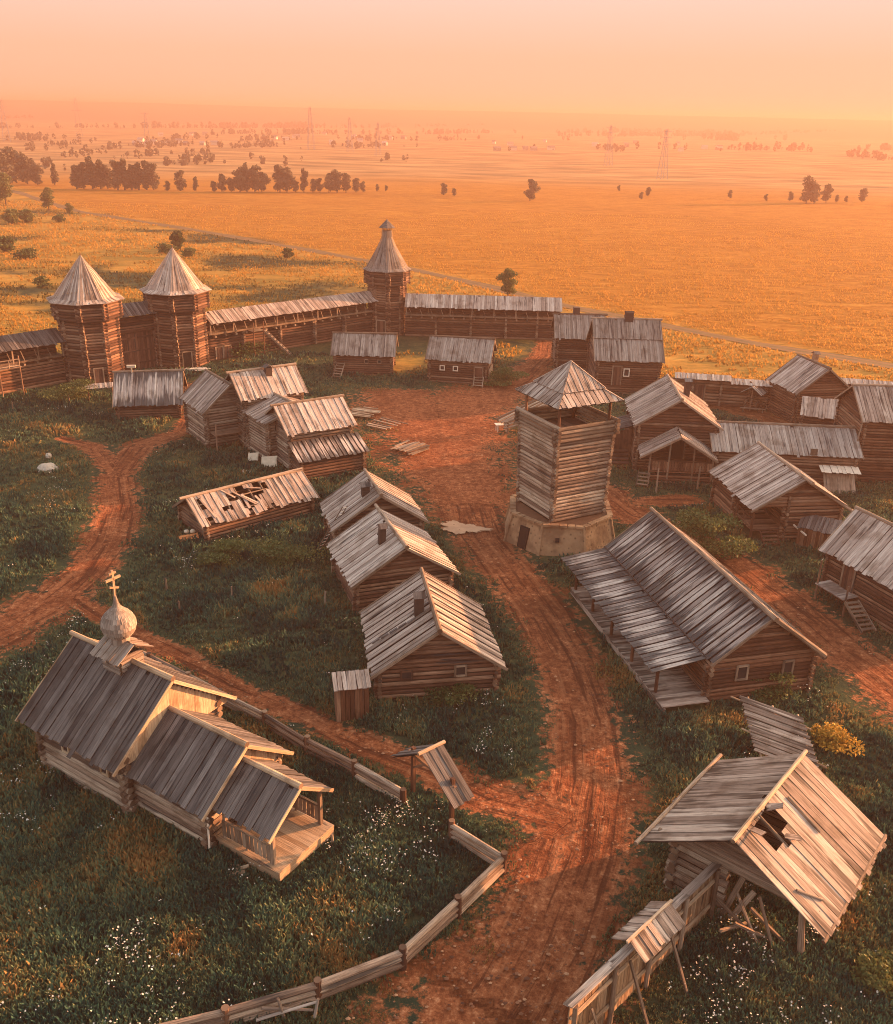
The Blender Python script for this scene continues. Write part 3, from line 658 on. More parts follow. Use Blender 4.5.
    mb.poly([(v[0]*.93, v[1]*.93, v[2]-.02) for v in hi], mi=1)
    for i in range(n):
        j = (i+1) % n; q = lambda v: (v[0]*.93, v[1]*.93, v[2]-.02)
        mb.poly([hi[i], hi[j], q(hi[j]), q(hi[i])])
    M['soil'] = plain('trodden_soil', (.12, .055, .03)); mb.build('stone_base', ['stone', 'soil'], root)
    sb = root.children[-1]
    mb = MB()
    for i in range(n):
        mb.beam(Vector(lo[i])*1.01, Vector(hi[i])*1.01+Vector((0, 0, .06)), .2, .12, up=(lo[i][0], lo[i][1], 0))
        j = (i+1) % n; 
        for q in range(5):
            a = Vector(hi[i]).lerp(Vector(hi[j]), (q+.05)/5); b = Vector(hi[i]).lerp(Vector(hi[j]), (q+.95)/5); mb.beam(a+Vector((0, 0, .04)), b+Vector((0, 0, .04+U(-.03, .05))), .42, .16)
    mb.build('coping', 'stone', sb)
    # door in the left facet and a small loophole
    def on_facet(px, py, z):
        p = P(px, py, z); d = Vector((p.x-X, p.y-Y, 0)); d.rotate(Matrix.Rotation(-yaw, 3, 'Z')); return d
    best = None
    for i in range(n):
        j = (i+1) % n; m = (Vector(lo[i])+Vector(lo[j]))/2; wa = math.degrees(math.atan2(m.y, m.x)+yaw) % 360
        if best is None or abs(wa-213) < best[0]: best = (abs(wa-213), m, i, j)
    m = best[1]; nv = Vector((m.x, m.y, 0)).normalized()
    mb = MB().beam(nv*4.16+Vector((0, 0, -.05)), nv*3.86+Vector((0, 0, 1.62)), .85, .14, up=nv); mb.build('door', 'dark', sb)
    a = R(262)-yaw; nv = Vector((math.cos(a), math.sin(a), 0))
    MB().beam(nv*4.02+Vector((0, 0, 1.0)), nv*3.9+Vector((0, 0, 1.3)), .3, .2, up=nv).build('loophole', 'dark', sb)
    return root
tower_lookout()
p = P(522, 428); root = thing('log_ramp', 'rising log ramp on short posts behind the lookout tower', 'ramp', (p.x, p.y, 0), R(24))
mb = MB()
for i in range(4): mb.log((-2.6, -.9+.6*i, .95), (3.4, -.9+.6*i, 3.1), .12, .12)
for i in range(3): mb.log((-2.6, -1.0, .55+.3*i), (3.2, -1.0, 1.2+.75*i), .11, .11)
mb.build('deck', LOGS('log_pale'), root)
for x in (-2.2, .2, 2.4): MB().log((x, -1.0, -.1), (x, -1.0, 1.1+.36*(x+2.2)), .12, .11).build('post', LOGS('log'), root)
p = P(501, 431); mb = MB()
for i in range(4): mb.beam((-.5+.3*i, -.4, .75), (-.5+.3*i, .4, .75), .29, .05)
for sx in (-1, 1):
    for sy in (-1, 1): mb.beam((sx*.45, sy*.3, 0), (sx*.45, sy*.3, .73), .08, .08, up=(1, 0, 0))
tag(mb.build('work_table', 'pale', None, loc=(p.x, p.y, 0), rz=R(15)), 'small pale topped table left of the lookout tower on the square', 'table')

# ------------------------------------------------------------------ fortress
def octa_tower(name, label, x, y, rot, ha, zr, zb, Rr, Rb, R0, flare=False, doors=(), roofm='grey'):
    root = thing(name, label, 'tower', (x, y, 0), 0.); FOOT.append((x, y, 0, R0, R0))
    n = 8
    def ring(Rc): return [Vector((Rc*math.cos(rot+2*math.pi*i/n), Rc*math.sin(rot+2*math.pi*i/n), 0)) for i in range(n)]
    def logs(Rc, z0, z1, r=.16):
        mb = MB(); c = ring(Rc); z = z0; 
        while z < z1:
            for i in range(n):
                a, b = c[i], c[(i+1) % n]; d = (b-a).normalized(); e = .33*U(.85, 1.2); zz = Vector((0, 0, z+(r*.92 if i % 2 else 0)))
                mb.log(a-d*e+zz, b+d*e+zz, r*U(.93, 1.06), None, 7)
            z += 2*r*1.05
        c = ring(Rc-.02)
        for i in range(n):
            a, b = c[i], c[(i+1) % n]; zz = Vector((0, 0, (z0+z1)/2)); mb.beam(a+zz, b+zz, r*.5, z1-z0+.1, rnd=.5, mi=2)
        return mb
    logs(R0, .05, zb).build('wall', LOGS('log'), root)
    logs(Rb, zb-.1, zr-.15).build('upper_wall', LOGS('log'), root)
    mb = MB(); c0 = ring(R0)
    mb.poly([v*1.0+Vector((0, 0, zb+.06)) for v in ring(Rb)]); mb.build('jetty_floor', 'plankred', root)
    # plank roof: each of the eight faces is a fan of boards
    prof = [(Rr+.25, zr), (Rr-.55, zr+.32), (0.02, ha)] if not flare else [(Rr+.2, zr), (Rr-.3, zr+.3), (1.35, ha-3.6), (.78, ha-2.3), (.74, ha-1.35)]
    mb = MB()
    for i in range(n):
        a0 = rot+2*math.pi*i/n; a1 = rot+2*math.pi*(i+1)/n
        for k in range(len(prof)-1):
            (ra, za), (rb, zb_) = prof[k], prof[k+1]; m = 9
            for q in range(m):
                f0, f1 = q/m+.006, (q+1)/m-.006; rnd = random.random(); lift = .025*(q % 2)
                A = lambda rad, f, z: Vector((rad*math.cos(a0), rad*math.sin(a0), z)).lerp(Vector((rad*math.cos(a1), rad*math.sin(a1), z)), f)
                nv = Vector((math.cos((a0+a1)/2), math.sin((a0+a1)/2), .6)).normalized()*lift
                lowx = Vector((0, 0, U(-.05, .05))) if k == 0 else Vector()
                pts = [A(ra, f0, za)+lowx+nv, A(ra, f1, za)+lowx+nv, A(rb, f1, zb_)+nv, A(rb, f0, zb_)+nv]
                o = len(mb.v); mb.v.extend(tuple(p) for p in pts); u0, v0 = U(0, 40), U(0, 40); Ln = (pts[3]-pts[0]).length; wd = (pts[1]-pts[0]).length
                mb.face((o, o+1, o+2, o+3), [(u0, v0), (u0, v0+wd), (u0+Ln, v0+wd*.6), (u0+Ln, v0+wd*.4)], rnd, [1, 1, 0, 0])
        # dark underside so the roof is closed
        mb.poly([Vector((prof[0][0]*math.cos(a1), prof[0][0]*math.sin(a1), zr-.06)), Vector((prof[0][0]*math.cos(a0), prof[0][0]*math.sin(a0), zr-.06)), Vector((0, 0, zr-.06))])
    rf = mb.build('roof', roofm, root)
    if not flare: MB().log((0, 0, ha-.15), (0, 0, ha+.25), .09, .03).build('finial', LOGS('log_red'), rf)
    else:
        mb = MB()
        for i in range(n):
            a = rot+2*math.pi*i/n; mb.beam((.6*math.cos(a), .6*math.sin(a), ha-1.4), (.6*math.cos(a), .6*math.sin(a), ha-.9), .08, .08, up=(1, 0, 0))
        mb.build('lantern', 'beam', rf)
        mb = MB()
        for i in range(n):
            a0 = rot+2*math.pi*i/n; a1 = a0+2*math.pi/n
            mb.poly([(1.15*math.cos(a0), 1.15*math.sin(a0), ha-1.0), (1.15*math.cos(a1), 1.15*math.sin(a1), ha-1.0), (0, 0, ha+.15)]); mb.poly([(1.15*math.cos(a1), 1.15*math.sin(a1), ha-1.02), (1.15*math.cos(a0), 1.15*math.sin(a0), ha-1.02), (0, 0, ha-1.02)])
        mb.build('lantern_roof', 'grey_dark', rf)
    for (az, w_, h_, z_, dk) in doors:
        k = round((R(az)-rot)/(2*math.pi/n)-.5); a = rot+2*math.pi*(k+.5)/n; d = R0*math.cos(math.pi/n)+.2
        door(root, (d*math.cos(a), d*math.sin(a), z_), (math.cos(a), math.sin(a)), w_, h_, dark=dk)
    return root
octa_tower('fort_tower', 'left tower of the fort gate, eight sided logs under a pointed pinkish roof', -42.24, 110.38, R(6), 14.3, 9.4, 7.47, 4.15, 3.75, 3.2, doors=((-50, .9, 1.7, .1, False),))
octa_tower('fort_tower', 'right tower of the fort gate, eight sided logs under a pointed grey roof', -33.95, 118.14, R(6), 14.3, 9.3, 7.31, 4.15, 3.75, 3.15, doors=((-50, 1.0, 1.9, .2, True),))
octa_tower('fort_tower', 'far corner tower of the fort with flared bell roof and small lantern', -9.32, 139.18, R(6), 15.9, 9.2, 7.39, 3.3, 3.1, 2.6, flare=True, roofm='flat_grey', doors=((-85, 1.2, 2.1, .1, False),))
def fort_wall(label, a, b, zp=3.2, ze=4.9, zr=6.1, roof='grey', post=3.2, buttress=(), roof_y=(-1.5, .7), extra=None):
    a = Vector((*a, 0)); b = Vector((*b, 0)); d = b-a; Ln = d.length; yaw = math.atan2(d.y, d.x); m = (a+b)/2
    root = thing('fort_wall', label, 'fort wall', m, yaw); h = Ln/2; FOOT.append((m.x, m.y, yaw, h, 1.2))
    mb = MB(); log_wall(mb, (-h, 0), (h, 0), .1, zp, .17, ext=0)
    log_wall(mb, (-h, 1.5), (h, 1.5), .1, ze+.4, .17, ext=0); mb.build('wall', LOGS('log'), root)
    for x in buttress:
        mb = MB()
        z = .27
        while z < zp: mb.log((x*h, -.75, z), (x*h, .3, z), .17); z += .33
        mb.build('buttress', LOGS('log_pale'), root)
    mb = MB(); n = int(Ln/.5)
    for i in range(n): mb.beam((-h+(i+.5)*Ln/n, -.75, zp+.08), (-h+(i+.5)*Ln/n, 1.4, zp+.08), Ln/n*.97, .06)
    mb.beam((-h, -.72, zp+.2), (h, -.72, zp+.2), .18, .18); mb.build('gallery', 'beam', root)
    k = max(2, round(Ln/post))
    for i in range(k+1):
        x = -h+.25+(Ln-.5)*i/k
        MB().beam((x, -.75, zp+.1), (x, -.75, ze+.1), .15, .15, up=(1, 0, 0)).build('post', 'beam', root)
    mb = MB(); k2 = round(Ln/1.6)
    for i in range(k2):
        x = -h+.9+(Ln-1.2)*i/k2; mb.beam((x, -.85, zp-.18), (x, .0, zp-.18), .22, .22); mb.beam((x+.1, -.75, zp+.2), (x-.25, -.75, ze-.35), .08, .08, up=(0, 1, 0))
    mb.build('bracket', 'beam', root)
    mb = MB(); slope(mb, -h, h, roof_y[1], zr, roof_y[0], ze, .3, .08); slope(mb, -h, h, roof_y[1]-.05, zr, 2.2, ze+.35, .3, .08)
    mb.build('roof', [roof, 'under'], root)
    return root, h, zp
r_, h, zp = fort_wall('fort wall with a covered gallery and wooden stair between the gate and the corner tower', (-31.0, 119.6), (-11.4, 137.9), 3.35, 4.95, 6.15, buttress=(-.62, -.2, .22, .6))
mb = MB()
for i in range(6): mb.beam((-7.7+.3*i, -2.0, zp+.05), (-7.7+.3*i, -.75, zp+.05), .29, .06)
mb.build('landing', 'beam', r_); steps(r_, (-5.9, -1.6, zp), (-3.2, -3.8, 0), .9, 9)
for x in (-7.7, -6.2): MB().log((x, -2.0, 0), (x, -2.0, zp+1.2), .08, .07).build('post', LOGS('log_red'), r_)
door(r_, (-10.6, -.2, .1), (0, -1), .9, 1.5); door(r_, (-11.8, -.2, .1), (0, -1), .9, 1.5)
fort_wall('far fort wall running right from the corner tower to the back houses', (-6.6, 137.4), (15.8, 136.6), 3.0, 4.4, 5.95, buttress=(-.6, -.15, .3, .7))
r_, h, zp = fort_wall('near fort wall with a dark roof running left from the gate out of view', (-57.0, 95.0), (-45.0, 108.4), 3.15, 4.9, 6.2, roof='grey_dark', buttress=(.0,))
mb = MB()
for i in range(9): mb.beam((.6+.3*i, -2.3, zp+.05), (.6+.3*i, -.75, zp+.05), .29, .06)
mb.build('landing', 'beam', r_)
for x in (.6, 2.9): MB().log((x, -2.2, 0), (x, -2.2, zp+1.3), .08, .07).build('post', LOGS('log_red'), r_)
steps(r_, (.4, -1.7, zp), (-2.6, -2.1, 0), .9, 9); railing(r_, [(.6, -2.25, zp+.05), (2.9, -2.25, zp+.05)], .9, boards=False)
# gate between the twin towers
a = Vector((-39.8, 112.6, 0)); b = Vector((-36.0, 116.2, 0)); d = b-a; yaw = math.atan2(d.y, d.x); m = (a+b)/2
root = thing('fort_gate', 'tall double leaf gate under a dark roof between the twin towers', 'gate', m, yaw)
hg = d.length/2
mb = MB(); log_wall(mb, (-hg, .4), (hg, .4), 5.0, 6.6, .16, ext=0); mb.log((-hg, .2, 4.85), (hg, .2, 4.85), .22); mb.build('wall', LOGS('log'), root)
for s_ in (-1, 1):
    mb = MB()
    for i in range(7): mb.beam((s_*(.12+.3*i), .45, 0), (s_*(.12+.3*i), .45, 4.7), .28, .08, up=(0, 1, 0))
    for z in (.9, 2.4, 4.0): mb.beam((s_*.05, .37, z), (s_*2.05, .37, z), .09, .2)
    mb.build('gate_leaf', 'plankred', root)
mb = MB(); slope(mb, -hg-.2, hg+.2, 1.0, 8.1, -.9, 6.85, .28, .06); slope(mb, -hg-.2, hg+.2, .95, 8.1, 2.6, 6.9, .28, .06); mb.build('roof', ['grey_dark', 'under'], root)
# low yard wall at the back right
def yard_wall(label, a, b, h1, roofs):
    a = Vector((*a, 0)); b = Vector((*b, 0)); d = b-a; yaw = math.atan2(d.y, d.x); m = (a+b)/2; h = d.length/2
    root = thing('yard_wall', label, 'log wall', m, yaw); FOOT.append((m.x, m.y, yaw, h, .5))
    mb = MB(); log_wall(mb, (-h, 0), (h, 0), .1, h1, .17, ext=.1); mb.build('wall', LOGS('log_red'), root)
    mb = MB(); x = -h
    while x <= h:
        z = .2
        while z < h1: mb.log((x, -.5, z), (x, .4, z), .15); z += .3
        x += 2*h/4
    mb.build('buttress', LOGS('log'), root)
    for (x0, x1, z) in roofs:
        mb = MB(); slope(mb, x0, x1, .35, z+.35, -1.0, z, .27, .05); mb.build('roof', ['grey', 'under'], root)
    return root
r_ = yard_wall('low log yard wall with two short roofs behind the well', (24.5, 105.6), (36.8, 103.6), 2.9, [(-5.2, 1.0, 3.05), (.9, 5.9, 2.75)])
door(r_, (-2.6, -.25, .1), (0, -1), 1.6, 2.2)
yard_wall('low log yard wall running right behind the pinkish roofed house', (43.5, 105.0), (62, 100.5), 2.9, [(-9, 9, 3.0)])
# well with a little roof
p = P(752, 409)
root = thing('well', 'small well under a two slope plank roof in the back yard', 'well', (p.x, p.y, 0), R(-35)); FOOT.append((p.x, p.y, 0, .8, .8))
mb = MB()
for z in (.12, .36, .6, .82):
    for k in range(4):
        a = math.pi/2*k; ro = lambda q: (q[0]*math.cos(a)-q[1]*math.sin(a), q[0]*math.sin(a)+q[1]*math.cos(a), z+.1*(k % 2)); mb.log(ro((-.85, -.6)), ro((.85, -.6)), .11)
mb.build('well_curb', LOGS('log_red'), root)
for y in (-.75, .75): MB().log((0, y, 0), (0, y, 2.3), .08, .07).build('post', LOGS('log_red'), root)
MB().log((0, -.8, 1.3), (0, .8, 1.3), .1, .1).build('windlass', LOGS('beam'), root)
mb = MB()
for sg in (-1, 1): slope(mb, -1.15, 1.15, sg*.02, 2.75, sg*1.15, 1.95, .27, .05)
mb.build('roof', ['grey', 'under'], root, rz=R(90))
mb = MB(); mb.beam((-1.5, -1.3, .45), (1.2, -1.5, .45), .3, .07)
for x in (-1.2, .9): mb.beam((x, -1.4, 0), (x, -1.4, .42), .1, .1, up=(1, 0, 0))
p2 = mb.build('bench', 'beam', None, loc=(p.x, p.y, 0), rz=R(-8)); tag(p2, 'plain plank bench beside the little roofed well', 'bench')

# ------------------------------------------------------------------ church
root = thing('wooden_church', 'dark roofed log church with three stepped gables, onion dome and cross', 'church', (-15.37, 38.82, 0), R(-33.2)); CH = root
for (x, y, hl_, hw_) in ((0, 0, 3.2, 2.9), (5.6, -.1, 2.6, 2.2), (9.9, -.2, 2.0, 1.7)):
    c_, s_ = math.cos(R(-33.2)), math.sin(R(-33.2)); FOOT.append((-15.37+x*c_-y*s_, 38.82+x*s_+y*c_, R(-33.2), hl_, hw_))
h1 = house(root, 7.0, 7.26, 5.9, 3.0, ol=.45, ow=.85, roof='grey_dark', wall='log_pale', pw=.27, prefix='nave_', loc=(.16, 0, 0), ridge=(.3, .05), ridge_mat='new', barge='new', rag=.07, r=.16)
h2 = house(root, 5.3, 5.5, 4.4, 2.35, ol=.5, ow=.6, roof='grey_dark', wall='log_pale', pw=.26, prefix='vestibule_', loc=(5.7, -.15, 0), ridge=(0, .05), ridge_mat='new', barge='new', rag=.07, walls='FLR', r=.16)
h3 = house(root, 3.6, 3.9, 3.75, 2.35, ol=.2, ow=.4, roof='grey_dark', pw=.26, prefix='porch_', loc=(9.75, -.3, 0), ridge=(0, .05), ridge_mat='new', barge='new', rag=.07, walls='')
# fresh gable boarding seen on the lit end walls
for (x, y0, zr, hwid, zb, nm) in ((3.42, 0, 5.75, 3.3, 3.2, 'nave_gable'), (8.05, -.15, 4.25, 2.45, 2.55, 'vestibule_gable')):
    mb = MB(); n = int(2*hwid/.24)
    for i in range(n):
        y = -hwid+(i+.5)*2*hwid/n; z1 = zr-.1-(zr-zb)*abs(y)/hwid
        if z1 > zb-.3: mb.beam((x, y0+y, zb-.35), (x, y0+y, z1), 2*hwid/n*.97, .05, up=(1, 0, 0))
    mb.build(nm, 'new', root)
mb = MB()
for i in range(15): mb.beam((8.0, -1.95+.24*i, .55), (11.75, -1.95+.24*i, .55), .235, .06)
mb.beam((11.7, -2.0, .3), (11.7, 1.5, .3), .1, .42); mb.beam((8.2, -1.98, .3), (11.7, -1.98, .3), .1, .42)
mb.build('porch_deck', 'new', root)
for x, y in ((11.2, -1.75), (11.2, 1.25), (8.4, -1.75)): MB().beam((x, y, 0), (x, y, 2.5), .16, .16, up=(1, 0, 0)).build('post', 'beam', root)
railing(root, [(8.3, -1.78, .55), (11.1, -1.78, .55)], .95, 'railing', 'beam'); railing(root, [(8.3, 1.3, .55), (11.1, 1.3, .55)], .95, 'railing', 'beam')
for x in (-.8, 2.0): window(root, (x, -2.98, 2.15), (0, -1), .35, .5, 'new', False)
door(root, (8.06+.14, -.2, .58), (1, 0), 1.1, 1.65)
MB().beam((8.15, -2.55, 0), (8.0, -2.35, 2.1), .08, .08).build('prop', 'pale', root)
# cupola: gabled base straddling the ridge, drum, onion dome, cross
cx = .25
mb = MB()
for z in (5.55, 5.75, 5.95, 6.15): mb.log((cx-.62, -.62, z), (cx+.62, -.62, z), .1); mb.log((cx-.62, .62, z), (cx+.62, .62, z), .1); mb.log((cx-.62, -.62, z+.1), (cx-.62, .62, z+.1), .1); mb.log((cx+.62, -.62, z+.1), (cx+.62, .62, z+.1), .1)
for y in (-.62, .62): mb.beam((cx-.6, y, 5.2), (cx+.6, y, 5.2), .1, .9)
cb = mb.build('cupola_base', LOGS('dome'), root)
mb = MB()
for sg in (-1, 1):
    a = Vector((cx, 0, 0)); slope(mb, cx-1.0, cx+1.0, sg*.02, 6.9, sg*1.05, 6.28, .2, .06)
mb.build('cupola_roof', ['dome', 'under'], cb)
def lathe(mb, cx, cy, prof, n=20, mi=0):
    for k in range(len(prof)-1):
        (r0, z0), (r1, z1) = prof[k], prof[k+1]
        for i in range(n):
            a0, a1 = 2*math.pi*(i+.5*(k % 2))/n, 2*math.pi*(i+1+.5*(k % 2))/n
            b0, b1 = a0, a1
            o = len(mb.v); mb.v.extend([(cx+r0*math.cos(a0), cy+r0*math.sin(a0), z0), (cx+r0*math.cos(a1), cy+r0*math.sin(a1), z0), (cx+r1*math.cos(b1), cy+r1*math.sin(b1), z1), (cx+r1*math.cos(b0), cy+r1*math.sin(b0), z1)])
            u0, v0 = U(0, 30), U(0, 30); mb.face((o, o+1, o+2, o+3), [(u0, v0), (u0, v0+.3), (u0+.3, v0+.3), (u0+.3, v0)], random.random(), [.5]*4, mi)
mb = MB(); lathe(mb, cx, 0, [(.42, 6.5), (.42, 7.35), (.50, 7.4), (.50, 7.46)], 12); mb.build('drum', 'dome', root, loc=(0, 0, -.2))
prof = []
for i in range(17):
    t = i/16; z = 7.44+2.0*t
    rr = .70*math.sin(math.pi*min(1, (t*1.22+.19)))**.85 if t < .62 else None
    if rr is None:
        s_ = (t-.62)/.38; r62 = .70*math.sin(math.pi*(.62*1.22+.19))**.85 if (.62*1.22+.19) < 1 else .18
        rr = r62*(1-s_)**1.2+.035
    prof.append((max(rr, .035), z))
prof = [(.46, 7.40), (.64, 7.52), (.77, 7.70), (.84, 7.92), (.835, 8.12), (.77, 8.32), (.65, 8.50), (.48, 8.66), (.32, 8.79), (.20, 8.92), (.13, 9.08), (.08, 9.28), (.05, 9.5)]
mb = MB(); 
for k in range(len(prof)-1):
    (r0, z0), (r1, z1) = prof[k], prof[k+1]; n = 22; o_ = .5*(k % 2)
    for i in range(n):      # overlapping shingle courses, each a hair proud at its foot
        a0, a1 = 2*math.pi*(i+o_+.03)/n, 2*math.pi*(i+1+o_-.03)/n; rf_ = r0+.018
        o = len(mb.v); mb.v.extend([(cx+rf_*math.cos(a0), rf_*math.sin(a0), z0-.03), (cx+rf_*math.cos((a0+a1)/2), rf_*math.sin((a0+a1)/2), z0-.06), (cx+rf_*math.cos(a1), rf_*math.sin(a1), z0-.03), (cx+r1*math.cos(a1), r1*math.sin(a1), z1), (cx+r1*math.cos(a0), r1*math.sin(a0), z1)])
        u0, v0 = U(0, 30), U(0, 30); mb.face(tuple(range(o, o+5)), [(u0, v0), (u0-.02, v0+.08), (u0, v0+.16), (u0+.2, v0+.16), (u0+.2, v0)], random.random(), [.5]*5)
lathe(mb, cx, 0, [(r_*.97, z_) for r_, z_ in prof], 22)
dm = mb.build('dome', 'dome', root, loc=(0, 0, -.25)); dm.scale = (.95, .95, 1)
mb = MB(); mb.beam((cx, 0, 9.4), (cx, 0, 10.75), .10, .09, up=(1, 0, 0)); mb.beam((cx, -.42, 10.32), (cx, .42, 10.32), .09, .11); mb.beam((cx, -.2, 10.6), (cx, .2, 10.6), .085, .09); mb.beam((cx, -.26, 9.96), (cx, .26, 9.78), .085, .09)
mb.build('cross', 'new', dm)

# ------------------------------------------------------------------ ruin with the broken gable at lower right
X, Y, yaw = 13.44, 31.23, -129.5
root = thing('ruined_barn', 'tumbledown open sided barn with a hole broken through its large plank roof', 'barn', (X, Y, 0), R(yaw))
L, W, hr, he = 7.1, 7.5, 4.75, 2.5
mb = MB(); slope(mb, -L/2, L/2, -.03, hr, -W/2, he, .33, .06, alt=.014); rf = mb.build('roof', ['ruin', 'under'], root)
def keepS(f):
    if .58 < f < .66: return [(0, .02), (.24, 1)]
    if .66 <= f < .74: return [(0, .03), (.36, 1)]
    if .74 <= f < .83: return [(.01, .04), (.30, 1)]
    return [(0, 1)]
mb = MB(); slope(mb, -L/2, L/2, .03, hr, W/2+.2, he-.1, .34, .08, keep=keepS, alt=.014); mb.build('broken_roof', ['ruin', 'under'], root)
mb = MB().log((-L/2-.2, 0, hr+.06), (L/2+.1, 0, hr+.06), .09, .1); mb.build('ridge_beam', LOGS('new'), rf)
mb = MB()
for (x, t0, dx, dz) in ((.75, .03, -.25, .5), (.85, .05, -.15, .75), (2.35, .05, .15, .5), (1.2, .30, -.35, .3)):
    y0 = W/2*t0; z0 = hr-(hr-he)*t0; mb.beam((x, y0, z0+.05), (x+dx, y0+.55, z0-.3+dz), .3, .035)
mb.build('lifted_board', 'ruin', root)
mb = MB()
for (x, y0, y1) in ((-.6, .5, 2.0),): mb.log((x, y0, hr-.6*y0+.12), (x+.1, y1, hr-.6*y1+.13), .05)
mb.log((-L/2-.1, W/2+.05, he-.02), (L/2+.1, W/2+.1, he-.08), .08); mb.log((-L/2-.4, -W/2+.02, he+.12), (L/2+.3, -W/2-.06, he+.08), .09); mb.log((2.2, 3.2, 2.95), (2.9, 2.4, 3.42), .05)
mb.build('roof_pole', LOGS('beam'), rf)
mb = MB(); log_wall(mb, (-2.9, -2.6), (2.5, -2.6), .05, 2.9, .17); log_wall(mb, (2.5, -2.6), (2.5, -.6), .05, 2.8, .17, off=.15); log_wall(mb, (-2.9, -2.6), (-2.9, 2.6), .05, 2.9, .17, off=.15)
z = 2.8
while z < 4.5:
    y = (hr-.2-z)/(hr-he)*W/2; mb.log((2.6, -y, z), (2.6, y*.95, z), .15, .15); z += .3
mb.build('wall', LOGS('log_pale'), root)
mb = MB()
for i in range(5): mb.log((-3+1.45*i, .02, hr-.12), (-3+1.45*i, W/2, he-.15), .08, .07)
for i in range(5): mb.log((-3+1.45*i, -.02, hr-.12), (-3+1.45*i, -W/2, he-.1), .08, .07)
mb.log((-3.2, 1.9, 3.45), (3.2, 1.9, 3.45), .1); mb.log((2.7, -3.4, 2.75), (2.7, 3.3, 2.7), .13); mb.build('rafter', LOGS('beam'), rf)
for (x0, y0, x1, y1, z1) in ((2.3, 2.9, 2.6, 2.6, 2.9), (-2.9, 2.6, -2.9, 2.6, 2.9)): MB().log((x0, y0, -.1), (x1, y1, z1), .14, .12).build('post', LOGS('log_pale'), root)
mb = MB()
for i in range(2): mb.beam((2.6+.1*i, -.3+.3*i, 0), (2.3-.1*i, .2+.5*i, 2.2-.5*i), .22, .05, up=(1, 0, 0))
mb.build('hanging_board', 'beam', root)
# the boarded fence with its own cap roof
HF = 2.7
a = P(716, 866, HF); b = P(570, 1005, HF); a.z = b.z = 0; d = b-a; Ln = d.length; m = (a+b)/2; yaw = math.atan2(d.y, d.x)
root = thing('board_fence', 'tall board fence with a plank cap and small gable roof running from the ruined barn', 'fence', (m.x, m.y, 0), yaw)
h = Ln/2; mb = MB(); n = int(Ln/.2)
for i in range(n):
    x = -h+(i+.5)*Ln/n; mb.beam((x, 0, U(-.1, .1)), (x+U(-.03, .03), 0, HF-.08+U(-.04, .02)), Ln/n*U(.84, .96), .04, up=(0, 1, 0))
mb.build('boards', 'fenceboard', root)
for z in (.8, 2.1):
    MB().beam((-h, .09, z), (h, .09, z+.03), .09, .12).build('rail', 'new', root)
for i in range(5): x = -h+.1+(Ln-.2)*i/4; MB().log((x, .17, -.1), (x, .17, HF), .1, .09).build('post', LOGS('beam'), root)
mb = MB()
for i in range(4):
    x0 = -h+i*2*h/4
    for q in range(2): mb.beam((x0-.1, .08-.20*q, HF+.05-.07*q+U(-.01, .02)), (x0+2*h/4+.1, .08-.20*q, HF+.05-.07*q+U(-.02, .01)), .21, .04, up=(0, -.28, 1))
mb.build('cap_boards', 'ruin', root)
g_ = P(650, 922, HF+.6); gv = Vector((g_.x-m.x, g_.y-m.y, 0)); gl = gv.dot(d.normalized())
mb = MB()
for sg in (-1, 1): slope(mb, -1.3, 1.3, sg*.02, HF+.62, sg*.72, HF+.14, .25, .05)
gr = mb.build('gate_roof', ['ruin', 'under'], root, loc=(gl, .1, 0)); MB().beam((-1.4, 0, HF+.66), (1.4, 0, HF+.66), .1, .08).build('ridge_beam', 'new', gr)
for x in (gl-1.2, gl+1.2): MB().beam((x, .2, HF-.3), (x+.2, 1.5, 0), .09, .09).build('brace', 'beam', root)
MB().beam((h-1.0, .2, 1.9), (h-.9, 1.4, 0), .08, .08).build('brace', 'beam', root)
# broken poles behind the fence
p = P(716, 942)
root = thing('fallen_poles', 'heap of fallen poles leaning in the weeds between the board fence and the ruined barn', 'poles', (p.x+.9, p.y+.4, 0))
for (x0, y0, z0, x1, y1, z1) in ((-.8, .6, 1.3, .9, -.8, .1), (-.3, -.4, 1.0, 1.3, -.3, .08), (.0, .9, 1.5, .7, -.9, .05), (.6, .5, .9, 1.9, -.6, .05), (-.9, -.6, .8, .4, .2, .4), (1.0, .8, 1.2, 1.2, -.9, .1)):
    MB().beam((x0, y0, z0), (x1, y1, z1), .1, .1).build('pole', 'beam', root)
# leaning roof panel behind the ruin
c0, c1, c2, c3 = P(741.6, 695.8, 1.6), P(802.8, 717.5, 1.6), P(824.6, 769, .8), P(761.3, 747.2, .8)
ex = (c1-c0); Ln = ex.length; yaw = math.atan2(ex.y, ex.x); m = (c0+c1)/2
root = thing('lean_to_roof', 'slatted plank roof on low posts tilted behind the ruined barn', 'shelter', (m.x, m.y, 0), yaw)
W_ = (Vector((c3.x-c0.x, c3.y-c0.y, 0))).length
mb = MB(); n = 15
sk = (c3-c0).dot(ex.normalized())/n
for i in range(n):
    t = (i+.5)/n; y = -W_*t*.96; z = 1.6-.75*t; mb.beam((-Ln/2+sk*i-U(0, .08), y, z+.03*(i % 2)), (Ln/2+sk*i+U(0, .08), y, z+.03*(i % 2)), W_/n*.80, .05, up=(0, -.22, 1))
pl = mb.build('roof', ['ruin', 'under'], root)
mb = MB()
for i in range(3):
    x = -Ln/2+.3+(Ln-.6)*i/2; mb.log((x, .15, 1.55), (x+sk*n, -W_-.1, .72), .06)
mb.log((-Ln/2-.5, -.2, 1.45), (Ln/2+.6, -.5, 1.4), .05); mb.log((-Ln/2-.3+sk*8, -W_*.6, 1.02), (Ln/2+.9+sk*8, -W_*.75, .95), .05)
